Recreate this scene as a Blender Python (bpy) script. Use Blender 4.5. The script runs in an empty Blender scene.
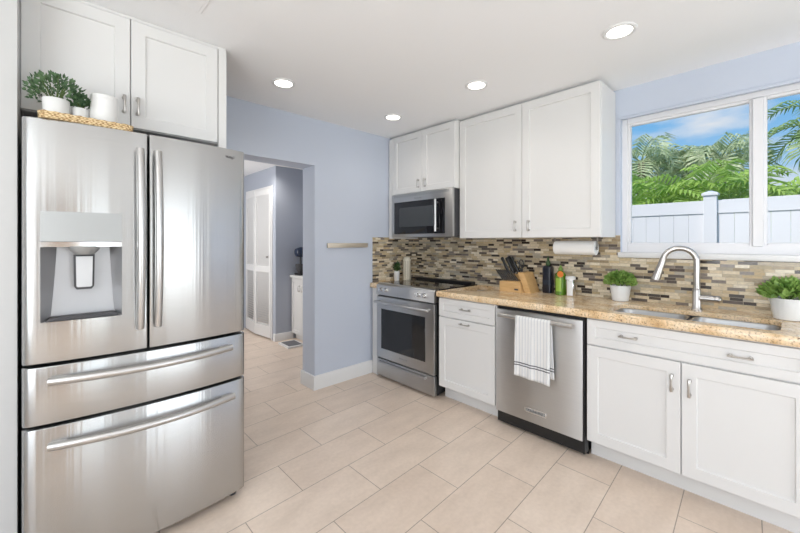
import bpy, bmesh, math, random
from mathutils import Vector, Matrix

random.seed(7)
C = bpy.context.scene.collection
SC = bpy.context.scene
PI = math.pi

# ------------------------------------------------------------------ camera, world, light, exposure
cam_d = bpy.data.cameras.new('camera')
cam_d.sensor_width = 36.0
cam_d.lens = 366.0 / 800.0 * 36.0
cam_d.shift_y = -24.5 / 800.0
cam_d.clip_start = 0.02
cam = bpy.data.objects.new('camera', cam_d)
C.objects.link(cam)
cam.location = (0, 0, 1.37)
cam.rotation_euler = (PI / 2, 0, -math.radians(43.6))
SC.camera = cam

SC.view_settings.view_transform = 'Standard'
SC.view_settings.look = 'None'
SC.view_settings.gamma = 1.0
SC.view_settings.use_curve_mapping = False
SC.view_settings.exposure = 0.12

W = bpy.data.worlds.new('sky')
SC.world = W
W.use_nodes = True
wn = W.node_tree.nodes
wl = W.node_tree.links
wn.clear()
w_out = wn.new('ShaderNodeOutputWorld')
w_bg = wn.new('ShaderNodeBackground')
w_tc = wn.new('ShaderNodeTexCoord')
w_sep = wn.new('ShaderNodeSeparateXYZ')
w_ramp = wn.new('ShaderNodeValToRGB')
w_ramp.color_ramp.elements[0].position = 0.0
w_ramp.color_ramp.elements[0].color = (0.70, 0.87, 1.0, 1)
w_ramp.color_ramp.elements[1].position = 0.55
w_ramp.color_ramp.elements[1].color = (0.16, 0.45, 0.90, 1)
e = w_ramp.color_ramp.elements.new(0.25)
e.color = (0.22, 0.56, 0.98, 1)
w_map = wn.new('ShaderNodeMapping')
w_map.inputs['Scale'].default_value = (3.0, 3.0, 9.0)
w_map.inputs['Location'].default_value = (0.6, 0.35, 0.3)
w_no = wn.new('ShaderNodeTexNoise')
w_no.inputs['Scale'].default_value = 1.0
w_no.inputs['Detail'].default_value = 6.0
w_cr = wn.new('ShaderNodeValToRGB')
w_cr.color_ramp.elements[0].position = 0.54
w_cr.color_ramp.elements[1].position = 0.68
w_mix = wn.new('ShaderNodeMixRGB')
w_mix.inputs['Color2'].default_value = (0.95, 0.97, 1.0, 1)
wl.new(w_tc.outputs['Generated'], w_sep.inputs[0])
wl.new(w_sep.outputs['Z'], w_ramp.inputs[0])
wl.new(w_tc.outputs['Generated'], w_map.inputs['Vector'])
wl.new(w_map.outputs[0], w_no.inputs['Vector'])
wl.new(w_no.outputs['Fac'], w_cr.inputs[0])
wl.new(w_cr.outputs[0], w_mix.inputs['Fac'])
wl.new(w_ramp.outputs[0], w_mix.inputs['Color1'])
wl.new(w_mix.outputs[0], w_bg.inputs['Color'])
w_bg.inputs['Strength'].default_value = 0.86
wl.new(w_bg.outputs[0], w_out.inputs[0])


def lamp(name, kind, loc, rot, energy, color=(1, 1, 1), **kw):
    d = bpy.data.lights.new(name, kind)
    d.energy = energy
    d.color = color
    for k, v in kw.items():
        setattr(d, k, v)
    o = bpy.data.objects.new(name, d)
    C.objects.link(o)
    o.location = loc
    o.rotation_euler = rot
    return o


# the sun stands high over the house on the far side from the kitchen window
sun_dir = Vector((0.62, -0.25, -0.75))
sun = lamp('sun', 'SUN', (0, 0, 8), sun_dir.to_track_quat('-Z', 'Y').to_euler(), 3.9, (1.0, 0.93, 0.85), angle=0.02)
# added fill lights in made-up, unseen openings of the south and west walls
lamp('fill_south', 'AREA', (-0.38, -2.98, 1.10), (-PI / 2 - 0.55, 0, PI), 11, (0.945, 0.97, 1.0), shape='RECTANGLE', size=0.72, size_y=1.9)
lamp('fill_south', 'AREA', (1.75, -2.98, 1.10), (-PI / 2 - 0.55, 0, PI), 42, (0.945, 0.97, 1.0), shape='RECTANGLE', size=1.6, size_y=1.9)
lamp('fill_west', 'AREA', (-1.97, -0.5, 1.45), (PI / 2 + 0.6, 0, -PI / 2), 80, (0.945, 0.97, 1.0), shape='RECTANGLE', size=2.6, size_y=1.4)

lamp('fill_hall', 'AREA', (0.45, 4.9, 1.45), (PI / 2, 0, -PI / 2), 26, (1.0, 0.98, 0.95), shape='RECTANGLE', size=1.5, size_y=1.2)  # added fill to brighten the hall; the wall behind it has no window

# ------------------------------------------------------------------ materials


def mat(name, color=(0.8, 0.8, 0.8), rough=0.5, metal=0.0, **kw):
    m = bpy.data.materials.new(name)
    m.use_nodes = True
    b = m.node_tree.nodes['Principled BSDF']
    b.inputs['Base Color'].default_value = (*color, 1)
    b.inputs['Roughness'].default_value = rough
    b.inputs['Metallic'].default_value = metal
    for k, v in kw.items():
        b.inputs[k].default_value = v
    return m


class NT:
    """small helper around a node tree"""

    def __init__(self, m):
        self.t = m.node_tree
        self.b = self.t.nodes['Principled BSDF']

    def n(self, typ, **kw):
        x = self.t.nodes.new(typ)
        for k, v in kw.items():
            if hasattr(x, k):
                setattr(x, k, v)
            else:
                x.inputs[k].default_value = v
        return x

    def l(self, a, b):
        self.t.links.new(a, b)

    def math(self, op, a, b=None, c=None):
        x = self.t.nodes.new('ShaderNodeMath')
        x.operation = op
        for i, v in enumerate((a, b, c)):
            if v is None:
                continue
            if isinstance(v, (int, float)):
                x.inputs[i].default_value = v
            else:
                self.l(v, x.inputs[i])
        return x.outputs[0]

    def ramp(self, fac, stops, interp='LINEAR'):
        r = self.t.nodes.new('ShaderNodeValToRGB')
        r.color_ramp.interpolation = interp
        els = r.color_ramp.elements
        while len(els) < len(stops):
            els.new(0.5)
        for el, (p, c) in zip(els, stops):
            el.position = p
            el.color = (*c, 1)
        self.l(fac, r.inputs[0])
        return r.outputs[0]

    def mix(self, fac, a, b, mode='MIX'):
        x = self.t.nodes.new('ShaderNodeMixRGB')
        x.blend_type = mode
        for i, v in zip(('Fac', 'Color1', 'Color2'), (fac, a, b)):
            if isinstance(v, (int, float)):
                x.inputs[i].default_value = v
            elif isinstance(v, tuple):
                x.inputs[i].default_value = (*v, 1)
            else:
                self.l(v, x.inputs[i])
        return x.outputs[0]

    def obj(self, scale=(1, 1, 1), loc=(0, 0, 0)):
        tc = self.n('ShaderNodeTexCoord')
        mp = self.n('ShaderNodeMapping')
        mp.inputs['Scale'].default_value = scale
        mp.inputs['Location'].default_value = loc
        self.l(tc.outputs['Object'], mp.inputs['Vector'])
        return mp.outputs[0]

    def noise(self, vec, scale, detail=3.0, rough=0.5):
        x = self.n('ShaderNodeTexNoise')
        x.inputs['Scale'].default_value = scale
        x.inputs['Detail'].default_value = detail
        x.inputs['Roughness'].default_value = rough
        self.l(vec, x.inputs['Vector'])
        return x

    def bump(self, h, strength=0.2, dist=0.01):
        x = self.n('ShaderNodeBump')
        x.inputs['Strength'].default_value = strength
        x.inputs['Distance'].default_value = dist
        self.l(h, x.inputs['Height'])
        self.l(x.outputs[0], self.b.inputs['Normal'])


def paint(name, color, rough=0.6, bump=0.03):
    m = mat(name, color, rough)
    t = NT(m)
    n = t.noise(t.obj(), 130, 2)
    t.bump(n.outputs['Fac'], bump, 0.004)
    return m


M = {}
M['wall_blue'] = paint('pale_blue_paint', (0.55, 0.60, 0.70), 0.7)
M['wall_white'] = paint('white_paint', (0.86, 0.86, 0.86), 0.7)
M['ceiling'] = paint('ceiling_paint', (0.92, 0.925, 0.935), 0.8)
M['trim'] = paint('white_trim', (0.77, 0.77, 0.77), 0.4, 0.0)
M['cab'] = paint('white_cabinet_lacquer', (0.74, 0.735, 0.725), 0.38, 0.0)
M['vinyl'] = paint('white_vinyl', (0.77, 0.77, 0.79), 0.35, 0.0)
M['black'] = mat('black_plastic', (0.012, 0.012, 0.013), 0.4)
M['dark'] = mat('dark_grey', (0.05, 0.05, 0.055), 0.5)
M['void'] = mat('dark_cavity', (0.02, 0.02, 0.02), 0.9)
M['nickel'] = mat('brushed_nickel', (0.52, 0.50, 0.48), 0.3, 1.0)
M['satin'] = mat('satin_steel', (0.56, 0.55, 0.54), 0.34, 1.0)
M['chrome'] = mat('bright_steel', (0.72, 0.72, 0.72), 0.16, 1.0)
M['white_gloss'] = mat('white_ceramic', (0.76, 0.76, 0.75), 0.3)
M['soil'] = mat('dark_soil', (0.03, 0.022, 0.015), 0.95)
M['paper'] = paint('paper_towel', (0.86, 0.86, 0.85), 0.9, 0.3)
M['blackglass'] = mat('black_glass', (0.008, 0.008, 0.01), 0.06)
M['ovenglass'] = mat('oven_glass', (0.015, 0.016, 0.018), 0.08)


def steel(name, base, rough, along='Z', aniso=0.9):
    m = mat(name, base, rough, 1.0)
    t = NT(m)
    sc = {'Z': (1.0, 1.0, 140.0), 'X': (140.0, 140.0, 1.0)}[along]
    n = t.noise(t.obj(sc), 2.5, 3)
    col = t.mix(n.outputs['Fac'], tuple(c * 0.94 for c in base), tuple(min(1, c * 1.05) for c in base))
    t.l(col, t.b.inputs['Base Color'])
    t.b.inputs['Anisotropic'].default_value = aniso
    t.b.inputs['Anisotropic Rotation'].default_value = 0.25
    tg = t.n('ShaderNodeTangent')
    tg.direction_type = 'RADIAL'
    tg.axis = 'Z'
    t.l(tg.outputs[0], t.b.inputs['Tangent'])
    return m


def wavy(m):
    # slight waviness of the sheet across its width
    t = NT(m)
    n = t.noise(t.obj((15.0, 15.0, 0.2)), 1.0, 3, 0.55)
    t.bump(n.outputs['Fac'], 0.55, 0.004)
    return m


M['steel'] = steel('brushed_stainless', (0.525, 0.53, 0.53), 0.26)
wavy(M['steel'])
M['steel2'] = steel('brushed_stainless_satin', (0.61, 0.61, 0.605), 0.42)
M['sink'] = mat('sink_steel', (0.42, 0.42, 0.42), 0.32, 1.0)
M['panel_steel'] = mat('grey_panel', (0.40, 0.41, 0.41), 0.5, 0.6)
M['recess'] = mat('recess_grey', (0.42, 0.42, 0.43), 0.4, 0.6)


def mk_floor():
    m = mat('beige_floor_tile', (0.7, 0.6, 0.5), 0.32)
    t = NT(m)
    br = t.n('ShaderNodeTexBrick')
    br.offset = 0.5
    br.offset_frequency = 2
    br.inputs['Scale'].default_value = 1.0
    br.inputs['Brick Width'].default_value = 0.634
    br.inputs['Row Height'].default_value = 0.305
    br.inputs['Mortar Size'].default_value = 0.0023
    br.inputs['Mortar Smooth'].default_value = 0.1
    br.inputs['Bias'].default_value = 0.0
    br.inputs['Color1'].default_value = (0.735, 0.605, 0.50, 1)
    br.inputs['Color2'].default_value = (0.765, 0.64, 0.535, 1)
    br.inputs['Mortar'].default_value = (0.36, 0.29, 0.23, 1)
    # the courses run a shade off square to the walls
    tc = t.n('ShaderNodeTexCoord')
    sp = t.n('ShaderNodeSeparateXYZ')
    t.l(tc.outputs['Object'], sp.inputs[0])
    cb = t.n('ShaderNodeCombineXYZ')
    t.l(t.math('SUBTRACT', sp.outputs['X'], 0.686), cb.inputs['X'])
    t.l(t.math('MULTIPLY_ADD', sp.outputs['X'], -0.05, t.math('ADD', sp.outputs['Y'], 0.05)), cb.inputs['Y'])
    t.l(cb.outputs[0], br.inputs['Vector'])
    n1 = t.noise(t.obj((1.0, 2.4, 1.0)), 3.2, 6, 0.6)
    c1 = t.ramp(n1.outputs['Fac'], [(0.3, (0.90, 0.885, 0.87)), (0.7, (1.05, 1.05, 1.05))])
    n2 = t.noise(t.obj(), 45, 4)
    c2 = t.ramp(n2.outputs['Fac'], [(0.35, (0.965, 0.96, 0.955)), (0.65, (1.02, 1.02, 1.02))])
    col = t.mix(1.0, t.mix(1.0, br.outputs['Color'], c1, 'MULTIPLY'), c2, 'MULTIPLY')
    t.l(col, t.b.inputs['Base Color'])
    inv = t.math('SUBTRACT', 1.0, br.outputs['Fac'])
    t.bump(inv, 0.25, 0.003)
    return m


M['floor'] = mk_floor()


def mk_mosaic():
    """thin strips of stone and glass of mixed lengths; works on faces along X or along Y"""
    m = mat('strip_mosaic', (0.5, 0.45, 0.35), 0.25)
    t = NT(m)
    tc = t.n('ShaderNodeTexCoord')
    sep = t.n('ShaderNodeSeparateXYZ')
    t.l(tc.outputs['Object'], sep.inputs[0])
    run = t.math('ADD', sep.outputs['X'], sep.outputs['Y'])
    h = 0.0205
    rz = t.math('DIVIDE', sep.outputs['Z'], h)
    row = t.math('FLOOR', rz)
    fz = t.math('FRACT', rz)
    wn_ = t.n('ShaderNodeTexWhiteNoise')
    wn_.noise_dimensions = '1D'
    t.l(row, wn_.inputs['W'])
    dens = t.math('MULTIPLY_ADD', wn_.outputs['Value'], 5.5, 11.0)
    u = t.math('ADD', t.math('MULTIPLY', run, dens), t.math('MULTIPLY', row, 37.31))
    vo = t.n('ShaderNodeTexVoronoi')
    vo.voronoi_dimensions = '1D'
    vo.inputs['Scale'].default_value = 1.0
    vo.inputs['Randomness'].default_value = 0.85
    t.l(u, vo.inputs['W'])
    ed = t.n('ShaderNodeTexVoronoi')
    ed.voronoi_dimensions = '1D'
    ed.feature = 'DISTANCE_TO_EDGE'
    ed.inputs['Scale'].default_value = 1.0
    ed.inputs['Randomness'].default_value = 0.85
    t.l(u, ed.inputs['W'])
    sc = t.n('ShaderNodeSeparateColor')
    t.l(vo.outputs['Color'], sc.inputs[0])
    pick = sc.outputs[0]
    stops = [(0.00, (0.045, 0.034, 0.028)), (0.09, (0.10, 0.078, 0.065)), (0.17, (0.21, 0.175, 0.15)), (0.25, (0.50, 0.40, 0.25)),
             (0.36, (0.34, 0.265, 0.165)), (0.46, (0.60, 0.50, 0.35)), (0.57, (0.45, 0.375, 0.26)), (0.66, (0.68, 0.59, 0.44)),
             (0.78, (0.40, 0.36, 0.29)), (0.86, (0.55, 0.43, 0.26)), (0.93, (0.76, 0.68, 0.54))]
    col = t.ramp(pick, stops, 'CONSTANT')
    n = t.noise(t.obj((18, 18, 60)), 3.0, 4)
    v = t.ramp(n.outputs['Fac'], [(0.3, (0.80, 0.80, 0.80)), (0.7, (1.15, 1.13, 1.1))])
    col = t.mix(1.0, col, v, 'MULTIPLY')
    g1 = t.math('LESS_THAN', ed.outputs['Distance'], 0.014)
    g2 = t.math('LESS_THAN', t.math('ABSOLUTE', t.math('SUBTRACT', fz, 0.5)), 0.455)
    g = t.math('MAXIMUM', g1, t.math('SUBTRACT', 1.0, g2))
    col = t.mix(g, col, (0.42, 0.36, 0.27))
    t.l(col, t.b.inputs['Base Color'])
    rr = t.math('MULTIPLY_ADD', sc.outputs[1], 0.35, 0.12)
    t.l(rr, t.b.inputs['Roughness'])
    t.bump(t.math('SUBTRACT', 1.0, g), 0.35, 0.002)
    return m


M['mosaic'] = mk_mosaic()


def mk_granite():
    m = mat('gold_granite', (0.6, 0.45, 0.28), 0.18)
    t = NT(m)
    v = t.obj()
    n1 = t.noise(v, 9.0, 5, 0.6)
    base = t.ramp(n1.outputs['Fac'], [(0.28, (0.58, 0.37, 0.18)), (0.45, (0.76, 0.56, 0.34)), (0.58, (0.84, 0.68, 0.48)), (0.72, (0.72, 0.57, 0.42))])
    n2 = t.noise(v, 95.0, 4, 0.65)
    sp = t.ramp(n2.outputs['Fac'], [(0.36, (0.36, 0.27, 0.2)), (0.45, (0.9, 0.88, 0.86)), (0.62, (1.12, 1.1, 1.06))])
    col = t.mix(0.8, base, sp, 'MULTIPLY')
    n3 = t.noise(v, 30.0, 3, 0.6)
    d = t.ramp(n3.outputs['Fac'], [(0.66, (0, 0, 0)), (0.74, (1, 1, 1))])
    col = t.mix(d, col, (0.16, 0.10, 0.07))
    t.l(col, t.b.inputs['Base Color'])
    return m


M['granite'] = mk_granite()


def wood(name, a, b, scale=(2, 40, 40), rough=0.45):
    m = mat(name, a, rough)
    t = NT(m)
    n = t.noise(t.obj(scale), 2.0, 4)
    t.l(t.ramp(n.outputs['Fac'], [(0.3, a), (0.7, b)]), t.b.inputs['Base Color'])
    return m


M['wood_block'] = wood('pale_maple', (0.56, 0.33, 0.13), (0.66, 0.43, 0.20), (40, 4, 40))
M['wood_board'] = wood('warm_oak', (0.36, 0.24, 0.15), (0.45, 0.31, 0.20), (30, 30, 2))


def leaf_mat(name, a, b, rough=0.45, trans=0.25):
    m = mat(name, a, rough)
    t = NT(m)
    n = t.noise(t.obj(), 14.0, 2)
    col = t.ramp(n.outputs['Fac'], [(0.32, a), (0.68, b)])
    t.l(col, t.b.inputs['Base Color'])
    tr = t.n('ShaderNodeBsdfTranslucent')
    t.l(col, tr.inputs['Color'])
    mx = t.n('ShaderNodeMixShader')
    mx.inputs[0].default_value = trans
    t.l(t.b.outputs[0], mx.inputs[1])
    t.l(tr.outputs[0], mx.inputs[2])
    t.l(mx.outputs[0], t.t.nodes['Material Output'].inputs['Surface'])
    return m


M['leaf'] = leaf_mat('fresh_green_leaf', (0.14, 0.28, 0.05), (0.38, 0.56, 0.15))
M['leaf_dusty'] = leaf_mat('dusty_green_leaf', (0.035, 0.095, 0.04), (0.14, 0.24, 0.11))
M['leaf_dark'] = leaf_mat('dark_green_leaf', (0.02, 0.06, 0.02), (0.06, 0.13, 0.04))
M['palm_green'] = leaf_mat('palm_green', (0.26, 0.46, 0.07), (0.55, 0.72, 0.18), 0.4, 0.4)
M['palm_pale'] = leaf_mat('palm_pale', (0.36, 0.46, 0.24), (0.72, 0.78, 0.52), 0.4, 0.35)
M['palm_mid'] = leaf_mat('palm_mid', (0.16, 0.30, 0.10), (0.42, 0.54, 0.24), 0.4, 0.35)
M['trunk'] = paint('palm_bark', (0.22, 0.18, 0.13), 0.9, 0.5)
M['stem'] = mat('green_stem', (0.10, 0.16, 0.04), 0.6)


def mk_glass():
    m = bpy.data.materials.new('window_glass')
    m.use_nodes = True
    t = m.node_tree
    t.nodes.remove(t.nodes['Principled BSDF'])
    tr = t.nodes.new('ShaderNodeBsdfTransparent')
    tr.inputs['Color'].default_value = (1.0, 1.0, 1.0, 1)
    gl = t.nodes.new('ShaderNodeBsdfGlossy')
    gl.inputs['Color'].default_value = (0.10, 0.10, 0.10, 1)
    gl.inputs['Roughness'].default_value = 0.14
    mx = t.nodes.new('ShaderNodeMixShader')
    mx.inputs[0].default_value = 0.06
    t.links.new(tr.outputs[0], mx.inputs[1])
    t.links.new(gl.outputs[0], mx.inputs[2])
    t.links.new(mx.outputs[0], t.nodes['Material Output'].inputs['Surface'])
    return m


M['glass'] = mk_glass()


def mk_wicker():
    m = mat('woven_seagrass', (0.55, 0.40, 0.22), 0.8)
    t = NT(m)
    tc = t.n('ShaderNodeTexCoord')
    sep = t.n('ShaderNodeSeparateXYZ')
    t.l(tc.outputs['Object'], sep.inputs[0])
    a = t.math('SINE', t.math('MULTIPLY', t.math('ADD', sep.outputs['X'], sep.outputs['Y']), 420.0))
    b = t.math('SINE', t.math('MULTIPLY', sep.outputs['Z'], 520.0))
    w = t.math('MULTIPLY', a, b)
    n = t.noise(t.obj(), 90, 3)
    f = t.math('MULTIPLY_ADD', w, 0.22, n.outputs['Fac'])
    t.l(t.ramp(f, [(0.25, (0.26, 0.15, 0.06)), (0.5, (0.62, 0.45, 0.24)), (0.75, (0.80, 0.66, 0.42))]), t.b.inputs['Base Color'])
    t.bump(f, 0.6, 0.004)
    return m


M['wicker'] = mk_wicker()


def mk_towel():
    m = mat('striped_towel', (0.7, 0.7, 0.7), 0.95)
    t = NT(m)
    tc = t.n('ShaderNodeTexCoord')
    sep = t.n('ShaderNodeSeparateXYZ')
    t.l(tc.outputs['Object'], sep.inputs[0])
    s = t.math('FRACT', t.math('MULTIPLY', sep.outputs['Y'], 46.0))
    line = t.math('LESS_THAN', s, 0.30)
    col = t.mix(line, (0.78, 0.78, 0.77), (0.63, 0.64, 0.66))
    for zc in (-0.205, -0.222):
        band = t.math('LESS_THAN', t.math('ABSOLUTE', t.math('SUBTRACT', sep.outputs['Z'], zc)), 0.0038)
        col = t.mix(band, col, (0.10, 0.10, 0.12))
    t.l(col, t.b.inputs['Base Color'])
    n = t.noise(t.obj(), 400, 2)
    t.bump(n.outputs['Fac'], 0.4, 0.002)
    return m


M['towel'] = mk_towel()
M['navy'] = mat('navy_bottle', (0.012, 0.016, 0.028), 0.3)
M['bottlegreen'] = mat('green_glass', (0.10, 0.22, 0.015), 0.15)
M['limegreen'] = mat('green_label', (0.30, 0.48, 0.06), 0.4)
M['orange'] = mat('orange_tag', (0.75, 0.22, 0.04), 0.5)
M['cream'] = mat('cream_ceramic', (0.82, 0.76, 0.62), 0.4)
M['ribdark'] = mat('brown_line', (0.30, 0.22, 0.14), 0.6)
M['handleblack'] = mat('black_handle', (0.012, 0.012, 0.012), 0.35)
M['barsteel'] = mat('warm_steel_bar', (0.66, 0.60, 0.51), 0.5, 0.7)  # beige base tint stands in for the warm kitchen reflected in steel
M['grass'] = paint('lawn_ground', (0.16, 0.22, 0.07), 0.95, 0.4)
M['navyblue'] = mat('navy_lacquer', (0.02, 0.03, 0.06), 0.25)
M['matgrey'] = mat('grey_mat', (0.15, 0.15, 0.16), 0.9)
M['darkgranite'] = M['white_gloss']


def emit(name, color, strength):
    m = mat(name, (0.9, 0.9, 0.9), 0.5)
    b = m.node_tree.nodes['Principled BSDF']
    b.inputs['Emission Color'].default_value = (*color, 1)
    b.inputs['Emission Strength'].default_value = strength
    return m


M['lens'] = emit('lit_lens', (1.0, 0.96, 0.88), 4.0)

# ------------------------------------------------------------------ mesh helpers


def nb():
    return bmesh.new()


def quadbox(bm, x0, x1, y0, y1, z0, z1, r=0.0, seg=2):
    b2 = bmesh.new()
    bmesh.ops.create_cube(b2, size=1.0)
    for v in b2.verts:
        v.co = Vector(((x0 + x1) / 2 + v.co.x * (x1 - x0), (y0 + y1) / 2 + v.co.y * (y1 - y0), (z0 + z1) / 2 + v.co.z * (z1 - z0)))
    if r > 0:
        bmesh.ops.bevel(b2, geom=b2.edges[:], offset=r, segments=seg, affect='EDGES', profile=0.5)
    merge(bm, b2)
    return bm


def merge(bm, b2, mtx=None):
    if mtx is not None:
        b2.transform(mtx)
    vm = [bm.verts.new(v.co) for v in b2.verts]
    b2.verts.index_update()
    for f in b2.faces:
        try:
            nf = bm.faces.new([vm[v.index] for v in f.verts])
            nf.smooth = f.smooth
        except ValueError:
            pass
    b2.free()


def box(x0, x1, y0, y1, z0, z1, r=0.0, seg=2):
    return quadbox(nb(), x0, x1, y0, y1, z0, z1, r, seg)


def rings(bm, rs, cap0=True, cap1=True, smooth=True, close=True):
    """loft a list of vertex rings"""
    vs = [[bm.verts.new(p) for p in r] for r in rs]
    n = len(vs[0])
    for a, b in zip(vs, vs[1:]):
        for i in range(n if close else n - 1):
            j = (i + 1) % n
            f = bm.faces.new((a[i], a[j], b[j], b[i]))
            f.smooth = smooth
    if cap0:
        bm.faces.new(list(reversed(vs[0])))
    if cap1:
        bm.faces.new(vs[-1])
    return bm


def lathe(bm, cx, cy, prof, seg=28, z0=0.0, cap0=True, cap1=True, sy=1.0):
    rs = []
    for r, z in prof:
        r = max(r, 1e-5)
        rs.append([(cx + r * math.cos(2 * PI * i / seg), cy + sy * r * math.sin(2 * PI * i / seg), z0 + z) for i in range(seg)])
    return rings(bm, rs, cap0, cap1)


def tube(bm, pts, rad, seg=12, caps=True, flat=1.0):
    """tube along points; rad is a number or one per point; flat squashes the second cross axis"""
    pts = [Vector(p) for p in pts]
    if not hasattr(rad, '__len__'):
        rad = [rad] * len(pts)
    tang = []
    for i in range(len(pts)):
        a = pts[max(0, i - 1)]
        b = pts[min(len(pts) - 1, i + 1)]
        tang.append((b - a).normalized())
    up = Vector((0, 0, 1))
    if abs(tang[0].dot(up)) > 0.95:
        up = Vector((0, 1, 0))
    nrm = (up - tang[0] * up.dot(tang[0])).normalized()
    rs = []
    for p, t, r in zip(pts, tang, rad):
        nrm = (nrm - t * nrm.dot(t)).normalized()
        bi = t.cross(nrm)
        rs.append([p + nrm * (r * math.cos(2 * PI * k / seg)) + bi * (r * flat * math.sin(2 * PI * k / seg)) for k in range(seg)])
    return rings(bm, rs, caps, caps)


def cyl(bm, a, b, r, seg=20, r2=None):
    return tube(bm, [a, b], [r, r if r2 is None else r2], seg)


def prism(bm, poly, axis, a, b):
    """extrude a 2D polygon; axis 'x': poly in (y,z); 'y': poly in (x,z); 'z': poly in (x,y)"""
    def P(p, t):
        return {'x': (t, p[0], p[1]), 'y': (p[0], t, p[1]), 'z': (p[0], p[1], t)}[axis]
    rings(bm, [[P(p, a) for p in poly], [P(p, b) for p in poly]], smooth=False)
    return bm


def finish(bm):
    bmesh.ops.recalc_face_normals(bm, faces=bm.faces[:])
    return bm


def obj(name, bm, m, parent=None, at=None, recalc=True, autosmooth=True):
    if recalc:
        finish(bm)
    off = Vector((0, 0, 0))
    if parent is not None:
        off = Vector(parent.get('_o', (0, 0, 0)))
    elif at is not None:
        off = Vector(at)
    bm.transform(Matrix.Translation(-off))
    me = bpy.data.meshes.new(name)
    bm.to_mesh(me)
    bm.free()
    me.materials.append(M[m] if isinstance(m, str) else m)
    o = bpy.data.objects.new(name, me)
    C.objects.link(o)
    if parent is not None:
        o.parent = parent
        o['_o'] = tuple(off)
    else:
        o.location = off
        o['_o'] = tuple(off)
    if autosmooth:
        try:
            me.set_sharp_from_angle(angle=math.radians(38))
        except Exception:
            pass
    return o


def tag(o, label, cat, group=None):
    o['label'] = label
    o['category'] = cat
    if group:
        o['group'] = group
    return o


def thing(name, loc, label, cat, group=None):
    o = bpy.data.objects.new(name, None)
    C.objects.link(o)
    o.location = loc
    o.empty_display_size = 0.05
    o['_o'] = tuple(loc)
    return tag(o, label, cat, group)


def struct(name, bm, m, label=None, parent=None):
    o = obj(name, bm, m, parent)
    if parent is None:
        o['kind'] = 'structure'
    if label:
        o['label'] = label
    return o


def dup(root, loc, label, group=None):
    r = root.copy()
    C.objects.link(r)
    r.location = loc
    r['label'] = label
    if group:
        r['group'] = group
    for ch in list(root.children):
        c = ch.copy()
        C.objects.link(c)
        c.parent = r
        for g in list(ch.children):
            d = g.copy()
            C.objects.link(d)
            d.parent = c
    return r


def text_bm(s, size, org, right, up, depth=0.0006):
    cu = bpy.data.curves.new('lettering', 'FONT')
    cu.body = s
    cu.size = size
    cu.extrude = depth
    cu.align_x = 'CENTER'
    cu.align_y = 'CENTER'
    cu.resolution_u = 3
    o = bpy.data.objects.new('lettering', cu)
    C.objects.link(o)
    dg = bpy.context.evaluated_depsgraph_get()
    me = bpy.data.meshes.new_from_object(o.evaluated_get(dg))
    bm = nb()
    bm.from_mesh(me)
    bpy.data.objects.remove(o)
    bpy.data.curves.remove(cu)
    bpy.data.meshes.remove(me)
    r = Vector(right).normalized()
    u = Vector(up).normalized()
    n = r.cross(u)
    mt = Matrix((( r.x, u.x, n.x, org[0]), (r.y, u.y, n.y, org[1]), (r.z, u.z, n.z, org[2]), (0, 0, 0, 1)))
    bm.transform(mt)
    return bm


# ------------------------------------------------------------------ the setting
XE = 3.08      # east wall (sink wall)
YN = 3.00      # north wall (doorway)
ZC = 2.51
bm = nb()
quadbox(bm, -2.0, 3.30, -3.0, 6.7, -0.12, 0.0)
struct('floor', bm, 'floor', 'beige rectangular floor tiles laid in running bond')
bm = nb()
quadbox(bm, -2.1, 3.45, -3.1, 3.24, ZC, ZC + 0.2)
struct('ceiling', bm, 'ceiling', 'flat white kitchen ceiling')

# north wall with the doorway (right jamb at x 1.765) and the wall behind the fridge
bm = nb()
quadbox(bm, -2.0, 0.66, YN, YN + 0.22, 0, ZC)
quadbox(bm, 1.765, XE, YN, YN + 0.22, 0, ZC)
quadbox(bm, 0.66, 1.765, YN, YN + 0.22, 2.08, ZC)
struct('wall_north', bm, 'wall_blue', 'pale blue wall with the cased-off doorway to the hall')
bm = nb()
bb = [(0.0, 0.0), (0.016, 0.0), (0.016, 0.112), (0.010, 0.126), (0.0, 0.13)]
prism(bm, [(YN - d, z) for d, z in bb], 'x', 1.7492, 2.445)
prism(bm, [(1.765 - d, z) for d, z in bb], 'y', YN - 0.0155, YN + 0.236)
struct('baseboard_north', bm, 'trim', 'white baseboard at the foot of the blue wall')

# east wall with the window opening y -0.66..0.845, z 1.292..2.29
WY0, WY1, WZ0, WZ1 = -0.62, 0.845, 1.292, 2.29
bm = nb()
quadbox(bm, XE, XE + 0.18, -3.0, WY0, 0, ZC)
quadbox(bm, XE, XE + 0.18, WY1, 6.7, 0, ZC)
quadbox(bm, XE, XE + 0.18, WY0, WY1, 0, WZ0)
quadbox(bm, XE, XE + 0.18, WY0, WY1, WZ1, ZC)
struct('wall_east', bm, 'wall_blue', 'pale blue wall around the kitchen window')

# return wall left of the fridge
bm = box(-2.0, -0.0985, 2.10, YN, 0, ZC)
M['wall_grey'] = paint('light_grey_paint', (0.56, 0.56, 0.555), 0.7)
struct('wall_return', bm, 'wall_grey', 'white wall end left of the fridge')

# walls behind the camera
bm = nb()
for a_, b_ in ((-2.0, -0.75), (0.0, 0.9), (2.6, XE + 0.18)):
    quadbox(bm, a_, b_, -3.12, -3.0, 0, ZC)
for a_, b_ in ((-0.75, 0.0), (0.9, 2.6)):
    quadbox(bm, a_, b_, -3.12, -3.0, 2.17, ZC)
struct('wall_south', bm, 'wall_white')
bm = nb()
quadbox(bm, -2.12, -2.0, -3.12, -1.9, 0, ZC)
quadbox(bm, -2.12, -2.0, 0.9, 3.22, 0, ZC)
quadbox(bm, -2.12, -2.0, -1.9, 0.9, 0, 0.65)
quadbox(bm, -2.12, -2.0, -1.9, 0.9, 2.25, ZC)
struct('wall_west', bm, 'wall_white')

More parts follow.
